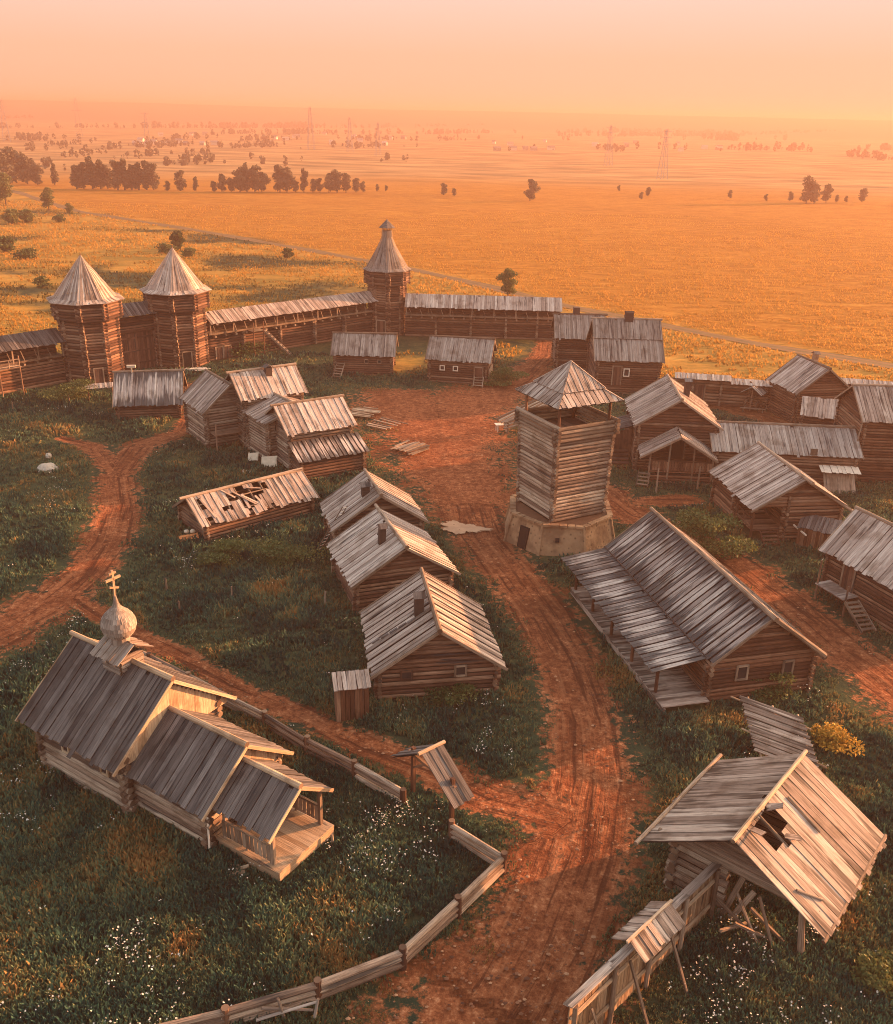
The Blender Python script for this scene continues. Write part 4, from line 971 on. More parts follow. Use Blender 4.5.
mb.build('rafter', LOGS('new'), pl)
for x, y, z in ((-Ln/2+.4, -.1, 1.5), (Ln/2-.3, -.1, 1.5), (-Ln/2+.4+sk*n, -W_+.3, .75), (Ln/2-.3+sk*n, -W_+.3, .75)): MB().log((x, y, -.1), (x, y, z), .07, .06).build('post', LOGS('beam'), root)

# ------------------------------------------------------------------ churchyard fence and gate canopy
def log_fence(label, pts, hs, seed):
    pts = [Vector((p.x, p.y, 0)) for p in pts]; o = pts[0]
    root = thing('log_fence', label, 'fence', o)
    for i, p in enumerate(pts):
        MB().log(p-o+Vector((0, 0, -.2)), p-o+Vector((U(-.05, .05), U(-.05, .05), hs+.12)), .17, .15).build('post', LOGS('log'), root)
    for a, b in zip(pts[:-1], pts[1:]):
        mb = MB(); d = (b-a).normalized(); nv = Vector((-d.y, d.x, 0))
        for k in range(3):
            z = .17+k*hs/3; q = nv*U(-.03, .03); rr_ = U(.125, .15); mb.log(a-o+d*U(-.15, .12)+q+Vector((0, 0, z+U(-.03, .03))), b-o+d*U(-.12, .15)+q+Vector((0, 0, z+U(-.03, .03))), rr_, rr_*U(.85, 1.1))
        mb.build('rail', LOGS('log_pale'), root)
    return root
log_fence('weathered log fence from behind the church to the roofed gate', [P(*q) for q in ((120, 652), (151, 668), (190, 688), (222, 705), (265, 727), (307, 753), (355, 778), (403, 806))], .9, 0)
log_fence('bleached log fence curving from the roofed gate along the road to the bottom edge', [P(*q) for q in ((452, 839), (503, 871), (458, 915), (403, 966), (318, 1000), (226, 1028), (140, 1048))], .9, 1)
p = Vector((-.42, 35.56, 0)); yaw = R(-139.9)
root = thing('roofed_gate', 'small two slope plank roof on two tall posts over the churchyard gateway', 'gate', p, yaw)
for y in (-1.35, 1.5): MB().beam((0, y, -.1), (0, y, 2.7), .18, .18, up=(1, 0, 0)).build('post', 'log', root)
mb = MB(); mb.beam((0, -1.7, 2.3), (0, 1.7, 2.3), .14, .14); mb.beam((0, -1.3, 1.6), (0, -.4, 2.3), .1, .1); mb.beam((0, 1.4, 1.6), (0, .5, 2.3), .1, .1); mb.build('lintel', 'log', root)
mb = MB()
for sg in (-1, 1): slope(mb, -.62, .62, sg*.02, 3.4, sg*2.3, 1.85, .21, .04)
rf = mb.build('roof', ['grey_dark', 'under'], root); MB().log((-.75, 0, 3.46), (.8, 0, 3.48), .09).build('ridge_beam', LOGS('new'), rf)
# broken little fence at the bottom edge
p = P(288, 1022); root = thing('broken_hurdle', 'broken grey pole hurdle standing at the bottom edge by the bleached fence', 'hurdle', p, R(8))
for (x0, y0, z0, x1, y1, z1) in ((-1.1, 0, .25, 1.1, .1, .75), (-.1, .1, -.1, -.3, .0, 1.2), (.9, .0, -.1, 1.1, .0, 1.0), (-.9, .1, .7, .9, .1, .35)): MB().log((x0, y0, z0), (x1, y1, z1), .06, .05).build('pole', LOGS('dome'), root)

# ------------------------------------------------------------------ small things on the ground
def pile(name, label, px, py, n, Ln, spread, rz, mat, h=.3, cat='timber pile'):
    p = P(px, py); root = thing(name, label, cat, (p.x, p.y, 0), R(rz))
    for i in range(n):
        y = (i/(n-1)-.5)*spread; l_ = Ln*U(.6, 1); z = .08+U(0, h); mb = MB()
        mb.beam((-l_/2+U(-.2, .2), y+U(-.1, .1), z), (l_/2+U(-.2, .2), y+U(-.25, .25), z+U(-.1, .15)), U(.14, .26), .07); mb.build('plank', mat, root)
    return root
pile('timber_pile', 'stack of dark and pale planks lying alone in the middle of the square', 411, 450, 13, 3.2, 2.6, 48, 'beam')
pile('timber_pile', 'scattered pale lumber on the square just right of the house cluster', 364, 414, 11, 3.4, 3.0, -25, 'new', .2)
pile('timber_pile', 'a few thin planks lying on the square between the lumber and the plank stack', 385, 425, 6, 3.5, 3.2, -35, 'beam', .1)
pile('timber_pile', 'pale split boards lying in the grass by the church porch', 235, 868, 5, 1.1, .8, 20, 'new', .1)
pile('timber_pile', 'pale planks stacked at the foot of the right gate tower', 197, 371, 6, 3.0, 1.2, 10, 'pale', .3)
p = P(48, 470); mb = MB()
def rock(mb, c, r, sz=.6, n=9):
    c = Vector(c); rows = []
    for k in range(1, 5):
        th = math.pi*k/5; rows.append([c+Vector((r*math.sin(th)*math.cos(6.283*i/n), r*math.sin(th)*math.sin(6.283*i/n), r*sz*math.cos(th)))*U(.85, 1.12) for i in range(n)])
    top = c+Vector((0, 0, r*sz)); 
    for i in range(n):
        j = (i+1) % n; mb.poly([top, rows[0][i], rows[0][j]])
        for k in range(3): mb.poly([rows[k][i], rows[k+1][i], rows[k+1][j], rows[k][j]])
for i in range(1): rock(mb, (0, 0, .3), .95, .45)
tag(mb.build('boulder', 'rock', None, loc=(p.x, p.y, -.12)), 'pale flat boulder in the meadow left of the dirt track', 'boulder')
p = P(49, 459); mb = MB(); rock(mb, (0, 0, .3), .3, 1.0); tag(mb.build('boulder', 'rock', None, loc=(p.x, p.y, 0)), 'small white rounded stone standing behind the flat boulder', 'boulder')
p = P(189, 540); root = thing('covered_stack', 'orange sheet over a low stack with white bags by the broken shed corner', 'stack', (p.x, p.y, 0), R(20))
mb = MB()
for i in range(5): mb.beam((-.7, -.4+.2*i, .3-.05*abs(i-2)), (.7, -.4+.2*i, .42-.06*abs(i-2)), .21, .05)
mb.box((0, 0, .15), (1.1, .7, .3)); mb.build('sheet', 'orange', root)
mb = MB(); rock(mb, (.35, .45, .5), .22, .7); rock(mb, (-.1, .5, .5), .2, .7); mb.build('bag', 'paper', root)
# lone stakes standing in the grass
GS = 'wooden stakes standing in the grass'
stakes = [(325, 606, 1.1, 'thick stake left of the middle roadside hut'), (167, 590, .9, 'short stake in the grass above the churchyard path'), (180, 612, .8, 'stub of a stake nearest the church path'), (70, 404, 1.0, 'thin stake below the left gate tower'), (13, 410, .9, 'thin stake near the left edge below the fort wall'), (656, 492, 2.2, 'tall bare pole in the grass before the porch house'), (697, 490, 2.2, 'tall pole right of the porch house corner'), (604, 425, 1.0, 'short post by the tower side'), (333, 845, .6, 'low peg in the grass right of the church porch'), (232, 600, 1.0, 'stake in the weeds below the broken shed')]
for px, py, hgt, lb in stakes:
    p = P(px, py); o = MB().log((0, 0, -.1), (U(-.08, .08), 0, hgt), .075 if hgt < 2 else .09, .06, 7).build('stake', LOGS('beam'), None, loc=(p.x, p.y, 0)); tag(o, lb, 'stake', GS)
# ------------------------------------------------------------------ terrain
def vnoise(x, y, sc, seed=0):
    """smooth value noise in plan"""
    x = np.asarray(x)/sc+seed*17.31; y = np.asarray(y)/sc+seed*9.17
    xi = np.floor(x).astype(np.int64); yi = np.floor(y).astype(np.int64); fx = x-xi; fy = y-yi
    fx = fx*fx*(3-2*fx); fy = fy*fy*(3-2*fy)
    def hsh(a, b):
        h = (a*374761393+b*668265263+seed*974711) & 0x7fffffff; h = ((h ^ (h >> 13))*1274126177) & 0x7fffffff
        return ((h ^ (h >> 16)) & 0xffff)/65535.
    return (hsh(xi, yi)*(1-fx)+hsh(xi+1, yi)*fx)*(1-fy)+(hsh(xi, yi+1)*(1-fx)+hsh(xi+1, yi+1)*fx)*fy
def fbm(x, y, sc, seed=0): return (vnoise(x, y, sc, seed)*.5+vnoise(x, y, sc/2.1, seed+1)*.3+vnoise(x, y, sc/4.3, seed+2)*.2)
def W2(px, py, hw): p = P(px, py); return (p.x, p.y, hw)
ROADS = [[W2(*q) for q in r] for r in (
    [(470, 1060, 4.6), (515, 1000, 3.9), (550, 930, 3.2), (580, 850, 2.7), (592, 780, 2.5), (588, 720, 2.3), (568, 660, 2.2), (540, 610, 2.3), (508, 570, 2.3), (480, 535, 2.4), (468, 495, 4.6), (448, 455, 6.5), (440, 420, 8.0), (400, 402, 6.0)],
    [(440, 420, 7.5), (480, 398, 6), (520, 378, 3.2), (545, 355, 2.0), (545, 340, 1.2)],
    [(930, 712, 2.8), (893, 685, 2.7), (840, 645, 2.5), (790, 603, 2.2), (740, 565, 2.0), (680, 530, 1.8), (630, 515, 2.2), (600, 490, 2.6), (540, 480, 3)],
    [(-60, 655, 3.0), (0, 628, 2.7), (50, 600, 2.4), (85, 572, 2.1), (108, 540, 2.0), (118, 505, 1.9), (116, 475, 1.8), (138, 447, 1.7), (185, 430, 1.5), (198, 405, 1.2), (195, 385, 1.5)],
    [(118, 475, 1.2), (95, 447, 1.2), (60, 438, .7)],
    [(80, 600, .8), (140, 637, .9), (180, 655, .9), (230, 683, .9), (300, 715, .9), (370, 745, 1.0), (430, 768, 1.2), (490, 797, 1.5), (560, 815, 1.5)],
    [(700, 400, 1.5), (760, 415, 2.2), (800, 430, 1.0)],
    [(690, 500, 1.2), (640, 500, 1.2)])]
TRACK = [W2(*q) for q in [(-60, 172, 1.5), (20, 193, 1.5), (75, 211, 1.5), (200, 231, 1.5), (330, 254, 1.5), (420, 271, 1.5), (490, 287, 1.5), (560, 305, 1.5), (660, 325, 1.5), (760, 345, 1.5), (893, 366, 1.5), (1100, 405, 1.5)]]
def seg_field(x, y, line, soft=.75):
    m = np.zeros_like(x); dmin = np.full_like(x, 1e9); side = np.zeros_like(x)
    for (ax, ay, aw), (bx, by, bw) in zip(line[:-1], line[1:]):
        dx, dy = bx-ax, by-ay; L2 = dx*dx+dy*dy; t = np.clip(((x-ax)*dx+(y-ay)*dy)/L2, 0, 1)
        ex, ey = x-(ax+t*dx), y-(ay+t*dy); d = np.hypot(ex, ey); w_ = aw+(bw-aw)*t
        v = np.clip(1-(d-w_*(1-soft))/(2*soft*w_), 0, 1); m = np.maximum(m, v)
        cr = dx*ey-dy*ex; upd = d < dmin; dmin = np.where(upd, d, dmin); side = np.where(upd, np.sign(cr), side)
    return m, dmin, side
def road_uv(x, y):
    u = np.zeros_like(x); v = np.full_like(x, 99.); best = np.full_like(x, 1e9)
    for r in ROADS:
        s0 = 0
        for (ax, ay, aw), (bx, by, bw) in zip(r[:-1], r[1:]):
            dx, dy = bx-ax, by-ay; Ln = math.hypot(dx, dy); t = np.clip(((x-ax)*dx+(y-ay)*dy)/Ln**2, 0, 1); d = np.hypot(x-ax-t*dx, y-ay-t*dy)
            sd = (dx*(y-ay)-dy*(x-ax))/Ln; up = d < best; u = np.where(up, s0+t*Ln, u); v = np.where(up, np.where(aw+(bw-aw)*t > 4.1, 9., np.sign(sd)*d), v); best = np.where(up, d, best); s0 += Ln
    return u, v
def dirt_at(x, y):
    m = np.zeros_like(x)
    for r in ROADS: m = np.maximum(m, seg_field(x, y, r)[0])
    return m
WX = [-300, -60, -45, -36, -11, 16, 24, 37, 62, 100, 300]; WY = [60, 92, 108, 116, 138, 137, 112, 105, 101, 92, 60]
def dry_at(x, y):
    d = np.clip((y-np.interp(x, WX, WY)-1)/4, 0, 1)
    for (px, py, r, a) in ((400, 362, 7, .8), (480, 350, 10, .55), (525, 335, 7, .6), (640, 330, 6, .6), (770, 405, 7, .35), (865, 470, 5, .4)):
        p = P(px, py); d = np.maximum(d, a*np.clip(1.3-np.hypot(x-p.x, (y-p.y))/r, 0, 1))
    return d
def axis(lo, hi, st, far0, far1, g=1.13):
    c = list(np.arange(lo, hi+.01, st)); s_ = st; v = c[-1]
    while v < far1: s_ *= g; v += s_; c.append(v)
    s_ = st; v = lo; pre = []
    while v > far0: s_ *= g; v -= s_; pre.append(v)
    return np.array(pre[::-1]+c)
gx = axis(-52, 58, .42, -6500, 6500, 1.09); gy = axis(17, 142, .42, -250, 6500, 1.045)
XX, YY = np.meshgrid(gx, gy); xx, yy = XX.ravel(), YY.ravel()
dirt = dirt_at(xx, yy); dry = dry_at(xx, yy); dry = dry*np.where(yy > 95, 1-.75*np.clip((fbm(xx, yy*1.6, 34, 85)-.52)*6, 0, 1)*np.clip((10-xx)/40, 0, 1), 1); trk, tdist, tside = seg_field(xx, yy, TRACK, .5)
field = np.clip(tside*tdist/6, 0, 1)*(yy > 100)
near = np.clip(1-(np.hypot(xx, yy-70)-90)/60, 0, 1)
zz = -.02+near*((fbm(xx, yy, 2.2, 3)-.5)*.16*(1-dirt*.3)+(fbm(xx, yy, .9, 5)-.5)*.09*dirt)-dirt*near*.06
# wheel ruts along the main road
for r in ROADS[:1]+ROADS[2:4]:
    _, dd, _ = seg_field(xx, yy, r); zz -= near*.07*(np.exp(-((dd-.8)/.22)**2)+.5*np.exp(-((dd-1.5)/.2)**2))*(fbm(xx, yy, 3, 8)+.2)
far = np.clip((np.hypot(xx, yy)-150)/150, 0, 1)
zz += np.clip((tdist-12)/50, 0, 1)*far*(fbm(xx, yy, 60, 21)-.5)*1.2*np.clip(1-(yy-900)/600, .2, 1)
# gentle rise of the forested skyline three kilometres out
dist = np.hypot(xx, yy); zz += np.clip((dist-2000)/1100, 0, 1)**1.2*(32+10*fbm(xx, yy, 900, 31))*(yy > 0)
ru, rv = road_uv(xx, yy); rv = np.clip(rv, -12, 12)
nx, ny = len(gx), len(gy)
I = np.arange(nx*ny).reshape(ny, nx); quads = np.stack([I[:-1, :-1], I[:-1, 1:], I[1:, 1:], I[1:, :-1]], -1).reshape(-1, 4)
qc = lambda a: a[quads].mean(1)
is_road = (qc(dirt) > .5); is_trk = np.zeros(len(quads), bool); is_field = (qc(field) > .5) & ~is_trk & ~is_road; is_hill = (qc(dist) > 2000)
is_field &= ~is_hill
k = NT('terrain'); geo = k.n('ShaderNodeNewGeometry').outputs['Position']
aD, aY, aF, aU, aV = (k.attr(n_).outputs['Fac'] for n_ in ('dirt', 'dry', 'field', 'ru', 'rv'))
cv = k.n('ShaderNodeCombineXYZ'); k.l(k.math('MULTIPLY', aU, .11), cv.inputs[0]); k.l(k.math('MULTIPLY', aV, 1.9), cv.inputs[1]); rutn = k.noise(cv.outputs[0], 1., 4, .6)
n1 = k.noise(geo, .35, 6, .65); n2 = k.noise(geo, 2.2, 5, .7); n3 = k.noise(geo, 7., 4, .7); nb = k.noise(geo, .08, 4, .55)
fs = k.scale(geo, (.12, .5, .3)); nf = k.noise(fs, 1., 6, .75); nf2 = k.noise(k.scale(geo, (.02, .05, .02)), 1., 5, .6)
grass = k.ramp(k.math('ADD', k.math('MULTIPLY', n1, .6), k.math('MULTIPLY', n2, .4)), [(.28, (.010, .020, .015)), (.44, (.020, .034, .020)), (.56, (.045, .052, .024)), (.68, (.11, .068, .03))])
dirtc = k.ramp(k.math('ADD', k.math('MULTIPLY', n2, .55), k.math('MULTIPLY', n3, .45)), [(.30, (.04, .011, .006)), (.42, (.115, .034, .015)), (.54, (.21, .071, .031)), (.68, (.40, .19, .10))])
dirtc = k.mix(k.mapr(n1, .46, .62, .0, .55), dirtc, (.085, .024, .010))
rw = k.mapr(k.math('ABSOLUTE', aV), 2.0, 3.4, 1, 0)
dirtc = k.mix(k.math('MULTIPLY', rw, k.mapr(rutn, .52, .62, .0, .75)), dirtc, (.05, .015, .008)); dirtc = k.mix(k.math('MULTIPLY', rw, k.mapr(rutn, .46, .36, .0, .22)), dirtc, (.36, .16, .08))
dryc = k.ramp(k.math('ADD', k.math('MULTIPLY', nb, .45), k.math('MULTIPLY', nf, .55)), [(.30, (.07, .06, .022)), (.42, (.18, .115, .026)), (.55, (.32, .165, .034)), (.7, (.42, .24, .06))])
nfine = k.noise(k.scale(geo, (.9, 2.2, 1)), 1., 4, .7)
fldc = k.ramp(k.math('ADD', k.math('MULTIPLY', nf, .55), k.math('ADD', k.math('MULTIPLY', nfine, .35), k.math('MULTIPLY', k.noise(k.scale(geo, (.018, .05, .02)), 1., 3, .6), .10))), [(.33, (.11, .040, .005)), (.47, (.24, .095, .010)), (.58, (.34, .155, .024)), (.70, (.50, .27, .055))])
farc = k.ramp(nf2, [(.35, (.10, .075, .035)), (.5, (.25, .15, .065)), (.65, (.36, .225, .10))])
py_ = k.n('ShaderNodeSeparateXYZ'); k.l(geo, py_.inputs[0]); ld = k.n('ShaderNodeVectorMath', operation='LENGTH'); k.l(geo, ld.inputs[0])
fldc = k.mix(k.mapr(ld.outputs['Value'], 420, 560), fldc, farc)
fldc = k.mix(k.mapr(k.math('ADD', ld.outputs['Value'], k.math('MULTIPLY', nf2, 900.)), 2350, 2700), fldc, (.10, .075, .05))
c = k.mix(k.mapr(k.math('ADD', aY, k.math('MULTIPLY', k.math('SUBTRACT', n1, .5), .9)), .25, .75), grass, dryc)
c = k.mix(aF, c, fldc)
dm_ = k.mapr(k.math('ADD', aD, k.math('ADD', k.math('MULTIPLY', k.math('SUBTRACT', n2, .5), 1.7), k.math('MULTIPLY', k.math('SUBTRACT', n1, .5), 1.5))), .40, .66)
c = k.mix(dm_, c, dirtc)
k.l(c, k.b.inputs['Base Color']); k.b.inputs['Roughness'].default_value = 1; k.b.inputs['Specular IOR Level'].default_value = .05
bh = k.math('ADD', k.math('ADD', k.math('MULTIPLY', n2, .5), k.math('MULTIPLY', k.math('MULTIPLY', rutn, aD), -1.2)), k.math('ADD', k.math('MULTIPLY', n3, .25), k.math('MULTIPLY', k.math('MULTIPLY', nf, k.math('MAXIMUM', aF, aY)), 3.0)))
k.bump(bh, .8, .25)
M['terrain'] = k.m
def sheet(name, mask):
    q = quads[mask]; u, inv = np.unique(q, return_inverse=True); q2 = inv.reshape(-1, 4)
    me = bpy.data.meshes.new(name); me.vertices.add(len(u)); me.vertices.foreach_set('co', np.stack([xx[u], yy[u], zz[u]], 1).astype(np.float32).ravel())
    me.loops.add(q2.size); me.loops.foreach_set('vertex_index', q2.ravel().astype(np.int32)); me.polygons.add(len(q2))
    me.polygons.foreach_set('loop_start', np.arange(0, q2.size, 4, dtype=np.int32)); me.polygons.foreach_set('use_smooth', np.ones(len(q2), dtype=bool))
    for n_, a in (('dirt', dirt), ('dry', dry), ('field', field), ('ru', ru), ('rv', rv)):
        at = me.attributes.new(n_, 'FLOAT', 'POINT'); at.data.foreach_set('value', a[u].astype(np.float32))
    me.update(calc_edges=True); me.materials.append(M['terrain']); o = bpy.data.objects.new(name, me); COL.objects.link(o); o['kind'] = 'structure'; return o
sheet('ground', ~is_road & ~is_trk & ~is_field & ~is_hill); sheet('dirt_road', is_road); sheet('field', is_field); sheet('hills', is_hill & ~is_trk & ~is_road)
# the field track: a ribbon laid over the level strip kept for it, two worn ruts with grass between
k = NT('field_track'); uv = k.n('ShaderNodeUVMap', uv_map='UVMap').outputs[0]; su = k.n('ShaderNodeSeparateXYZ'); k.l(uv, su.inputs[0])
geo = k.n('ShaderNodeNewGeometry').outputs['Position']; nn = k.noise(geo, .5, 4, .6)
rut = k.mapr(k.math('ABSOLUTE', k.math('SUBTRACT', k.math('ABSOLUTE', su.outputs[1]), .9)), .15, .5, 1, 0)
k.l(k.mix(rut, k.mix(nn, (.03, .03, .012), (.17, .095, .026)), (.15, .072, .024)), k.b.inputs['Base Color']); M['track'] = k.m
mb = MB(); L_ = 0; pts = []
for a, b in zip(TRACK[:-1], TRACK[1:]):
    a_, b_ = Vector(a[:2]), Vector(b[:2]); m_ = max(1, int((b_-a_).length/6))
    for i in range(m_): pts.append(a_.lerp(b_, i/m_))
pts = [pts[0]]+[(pts[i-1]+pts[i]*2+pts[i+1])/4 for i in range(1, len(pts)-1)]+[pts[-1]]
for i in range(len(pts)-1):
    d0 = (pts[min(i+1, len(pts)-1)]-pts[max(i-1, 0)]).normalized(); d1 = (pts[min(i+2, len(pts)-1)]-pts[i]).normalized(); h0, h1 = 1.6+.4*math.sin(i*1.3), 1.6+.4*math.sin((i+1)*1.3)
    q = [pts[i]+Vector((d0.y, -d0.x))*h0, pts[i+1]+Vector((d1.y, -d1.x))*h1, pts[i+1]-Vector((d1.y, -d1.x))*h1, pts[i]-Vector((d0.y, -d0.x))*h0]
    o = len(mb.v); mb.v.extend((v.x, v.y, .03) for v in q); mb.face((o, o+1, o+2, o+3), [(0, -h0), (6, -h1), (6, h1), (0, h0)], .5, [.5]*4)
mb.build('field_track', 'track')['kind'] = 'structure'
# puddle on the road
p = P(462, 528); mb = MB(); n = 150; pts = []
for i in range(n):
    a = 2*math.pi*i/n; rr = 1+.22*math.sin(3*a+1)+.15*math.sin(7*a)+.07*math.sin(19*a+2)+.05*math.sin(41*a)+U(-.07, .07); pts.append((1.75*rr*math.cos(a), 1.0*rr*math.sin(a), 0))
mb.poly(pts); M['puddle'] = plain('pale_wet_silt', (.33, .19, .11), .6, 1.2, .45)
o = mb.build('puddle', 'puddle', None, loc=(p.x, p.y, .035), rz=R(-12)); o['kind'] = 'structure'

# ------------------------------------------------------------------ vegetation
def raw_mesh(name, V, F, rnd, mat, kind=None):
    me = bpy.data.meshes.new(name); V = np.asarray(V, np.float32); F = np.asarray(F, np.int32); kf = F.shape[1]
    me.vertices.add(len(V)); me.vertices.foreach_set('co', V.ravel()); me.loops.add(F.size); me.loops.foreach_set('vertex_index', F.ravel())
    me.polygons.add(len(F)); me.polygons.foreach_set('loop_start', np.arange(0, F.size, kf, dtype=np.int32))
    at = me.attributes.new('rnd', 'FLOAT', 'FACE'); at.data.foreach_set('value', np.asarray(rnd, np.float32))
    me.update(calc_edges=True); me.materials.append(M[mat]); return me
def obj(name, me, parent=None, loc=(0, 0, 0)):
    o = bpy.data.objects.new(name, me); COL.objects.link(o); o.parent = parent; o.location = loc; return o
def blocked(x, y, pad=.0):
    b = np.zeros(len(x), bool)
    for (fx, fy, a, hl, hw) in FOOT:
        dx, dy = x-fx, y-fy; u = dx*math.cos(a)+dy*math.sin(a); v = -dx*math.sin(a)+dy*math.cos(a); b |= (np.abs(u) < hl+pad) & (np.abs(v) < hw+pad)
    return b
def scatter(n, ymin, ymax, power=1.0):
    """points over the ground the view covers and a margin round it, thinning with distance"""
    t = rng.random(n); y = ymin*(ymax/ymin)**t; x = (rng.random(n)-.5)*2*(y*.56+9)
    return x, y
def tufts(x, y, size, tone, blades, wid, lean=.6, var=.17):
    n = len(x); N = n*blades; X = np.repeat(x, blades); Y = np.repeat(y, blades); Sz = np.repeat(size, blades)*rng.uniform(.55, 1.15, N)
    a = rng.uniform(0, 2*np.pi, N); ln = rng.uniform(.1, lean, N); off = rng.uniform(0, .28, N)*Sz*1.2; a2 = rng.uniform(0, 2*np.pi, N)
    bx = X+np.cos(a2)*off; by = Y+np.sin(a2)*off; w_ = wid*Sz*rng.uniform(.7, 1.3, N)
    tx = bx+np.cos(a)*ln*Sz; ty = by+np.sin(a)*ln*Sz
    sx, sy = -np.sin(a)*w_, np.cos(a)*w_; z0 = np.full(N, -.05); mx, my = bx+np.cos(a)*ln*Sz*.4, by+np.sin(a)*ln*Sz*.4
    V = np.stack([np.stack([bx-sx*.4, by-sy*.4, z0], 1), np.stack([bx+sx*.4, by+sy*.4, z0], 1), np.stack([mx+sx, my+sy, Sz*.6], 1), np.stack([tx, ty, Sz*np.sqrt(1.05-ln**2*.7)], 1), np.stack([mx-sx, my-sy, Sz*.6], 1)], 1).reshape(-1, 3)
    F = (np.arange(N)[:, None]*5+np.array([0, 1, 2, 3, 4])); r = np.clip(np.repeat(tone, blades)+rng.normal(0, var, N), 0, 1)
    return V, F, r
x, y = scatter(150000, 19, 125)
dd = dirt_at(x, y); dr = dry_at(x, y); pn = fbm(x, y, 1.6, 41)
keep_ = (dd+(pn-.5)*1.3 < .56) & ~blocked(x, y) & (dr < .55+.5*(pn-.5))
x, y, dd, dr = x[keep_], y[keep_], dd[keep_], dr[keep_]
pt = fbm(x, y, 5, 51); pl_ = fbm(x, y, 2.0, 61); tall = fbm(x, y, 3.2, 71)
size = .16+.50*np.clip(tall-.38, 0, 1)*1.7+rng.random(len(x))*.12; size *= np.clip(1-dd*1.25, .28, 1)
tone = np.clip((pt-.5)*1.5+(pl_-.5)*1.2+.36+dd*.45+dr*.5, 0, 1)
V, F, r = tufts(x, y, size, tone, 9, .11)
tag(obj('grass', raw_mesh('grass', V, F, r, 'grass')), 'dark green meadow grass and weeds growing between the huts and tracks', 'grass', kind='stuff')
# dry golden grass outside the fort
x, y = scatter(90000, 88, 330); dr = dry_at(x, y); tk, _, sd = seg_field(x, y, TRACK, .5); pn = fbm(x, y, 6, 81)
keep_ = (dr > .4) & (tk < .2) & ~blocked(x, y, .4) & (pn > .36) & (dirt_at(x, y) < .3)
x, y, sd, pn = x[keep_], y[keep_], sd[keep_], pn[keep_]
size = np.where(sd > 0, .22, .30)*rng.uniform(.7, 1.3, len(x))*(1+(y-100)/400); big = fbm(x, y, 28, 85); tone = np.where(sd > 0, .70+(pn-.5)*.6, np.clip(.68+(pn-.5)*1.0-.6*np.clip((fbm(x, y*1.6, 34, 85)-.52)*6, 0, 1)*np.clip((10-x)/40, 0, 1), .0, 1))
V, F, r = tufts(x, y, size, tone, 5, .2, .6, .09)
tag(obj('dry_grass', raw_mesh('dry_grass', V, F, r, 'drygrass')), 'golden dry grass standing outside the fort walls', 'grass', kind='stuff')
# stones and clods on the tracks
x, y = scatter(17000, 19, 95); dd = dirt_at(x, y); keep_ = (dd > .45) & ~blocked(x, y) & (fbm(x, y, 2.5, 103) > .42); x, y = x[keep_], y[keep_]; n = len(x); sz = rng.uniform(.02, .07, n)*rng.uniform(.6, 1.5, n)
oct_ = np.array([(1, 0, .2), (.3, .9, .1), (-.8, .5, .25), (-.6, -.8, .1), (.4, -.9, .2), (.05, .05, .75)]); an = rng.uniform(0, 6.28, n); c_, s_ = np.cos(an), np.sin(an)
V = np.stack([np.stack([x+sz*(q[0]*c_-q[1]*s_)*1.3, y+sz*(q[0]*s_+q[1]*c_), np.full(n, -.02)+sz*q[2]*1.4], 1) for q in oct_], 1).reshape(-1, 3)
F = (np.arange(n)[:, None, None]*6+np.array([(0, 1, 5), (1, 2, 5), (2, 3, 5), (3, 4, 5), (4, 0, 5)])).reshape(-1, 3)
M['clod'] = leafmat('dry_clod', [(0, (.06, .02, .010)), (.7, (.18, .07, .035)), (1, (.34, .18, .10))], .0)
tag(obj('clods', raw_mesh('clods', V, F, np.repeat(rng.random(n), 5), 'clod')), 'small stones and clods of earth on the dirt tracks', 'stones', kind='stuff')
# white umbel flowers
x, y = scatter(42000, 19, 110); pn = fbm(x, y, 4.5, 91)*.6+fbm(x, y, 1.3, 95)*.4
boost = np.zeros(len(x))
for (px, py, r_, a_) in ((40, 690, 5, .12), (60, 780, 4, .08), (350, 845, 3, .09), (700, 985, 1.6, .13), (440, 705, 4, .15), (260, 560, 6, .12), (800, 700, 2.5, .12), (380, 1000, 3, .09), (480, 910, 2, .08), (60, 500, 6, .10), (130, 1000, 4, .08)):
    p = P(px, py); boost = np.maximum(boost, a_*np.clip(1.4-np.hypot(x-p.x, y-p.y)/r_, 0, 1))
keep_ = (pn+boost+rng.normal(0, .085, len(x)) > .735) & (dirt_at(x, y) < .2) & ~blocked(x, y) & (dry_at(x, y) < .3)
x, y = x[keep_], y[keep_]; n = len(x); rep = 3; N = n*rep
X = np.repeat(x, rep)+rng.normal(0, .14, N); Y = np.repeat(y, rep)+rng.normal(0, .14, N); Z = np.repeat(rng.uniform(.3, .62, n), rep)+rng.normal(0, .06, N); sz = rng.uniform(.015, .042, N)
ang = rng.uniform(0, 6.28, N); vs_ = []
tx_, ty_ = rng.normal(0, .4, N), rng.normal(0, .4, N)
for j in range(6):
    c_, s_ = np.cos(ang+j*1.0472), np.sin(ang+j*1.0472); vs_.append(np.stack([X+sz*c_, Y+sz*s_, Z+sz*(c_*tx_+s_*ty_)], 1))
V = np.stack(vs_, 1).reshape(-1, 3); F = np.arange(N)[:, None]*6+np.arange(6)
tag(obj('wildflowers', raw_mesh('wildflowers', V, F, rng.random(N), 'flower')), 'white umbel flowers dotted through the meadow grass', 'flowers', kind='stuff')

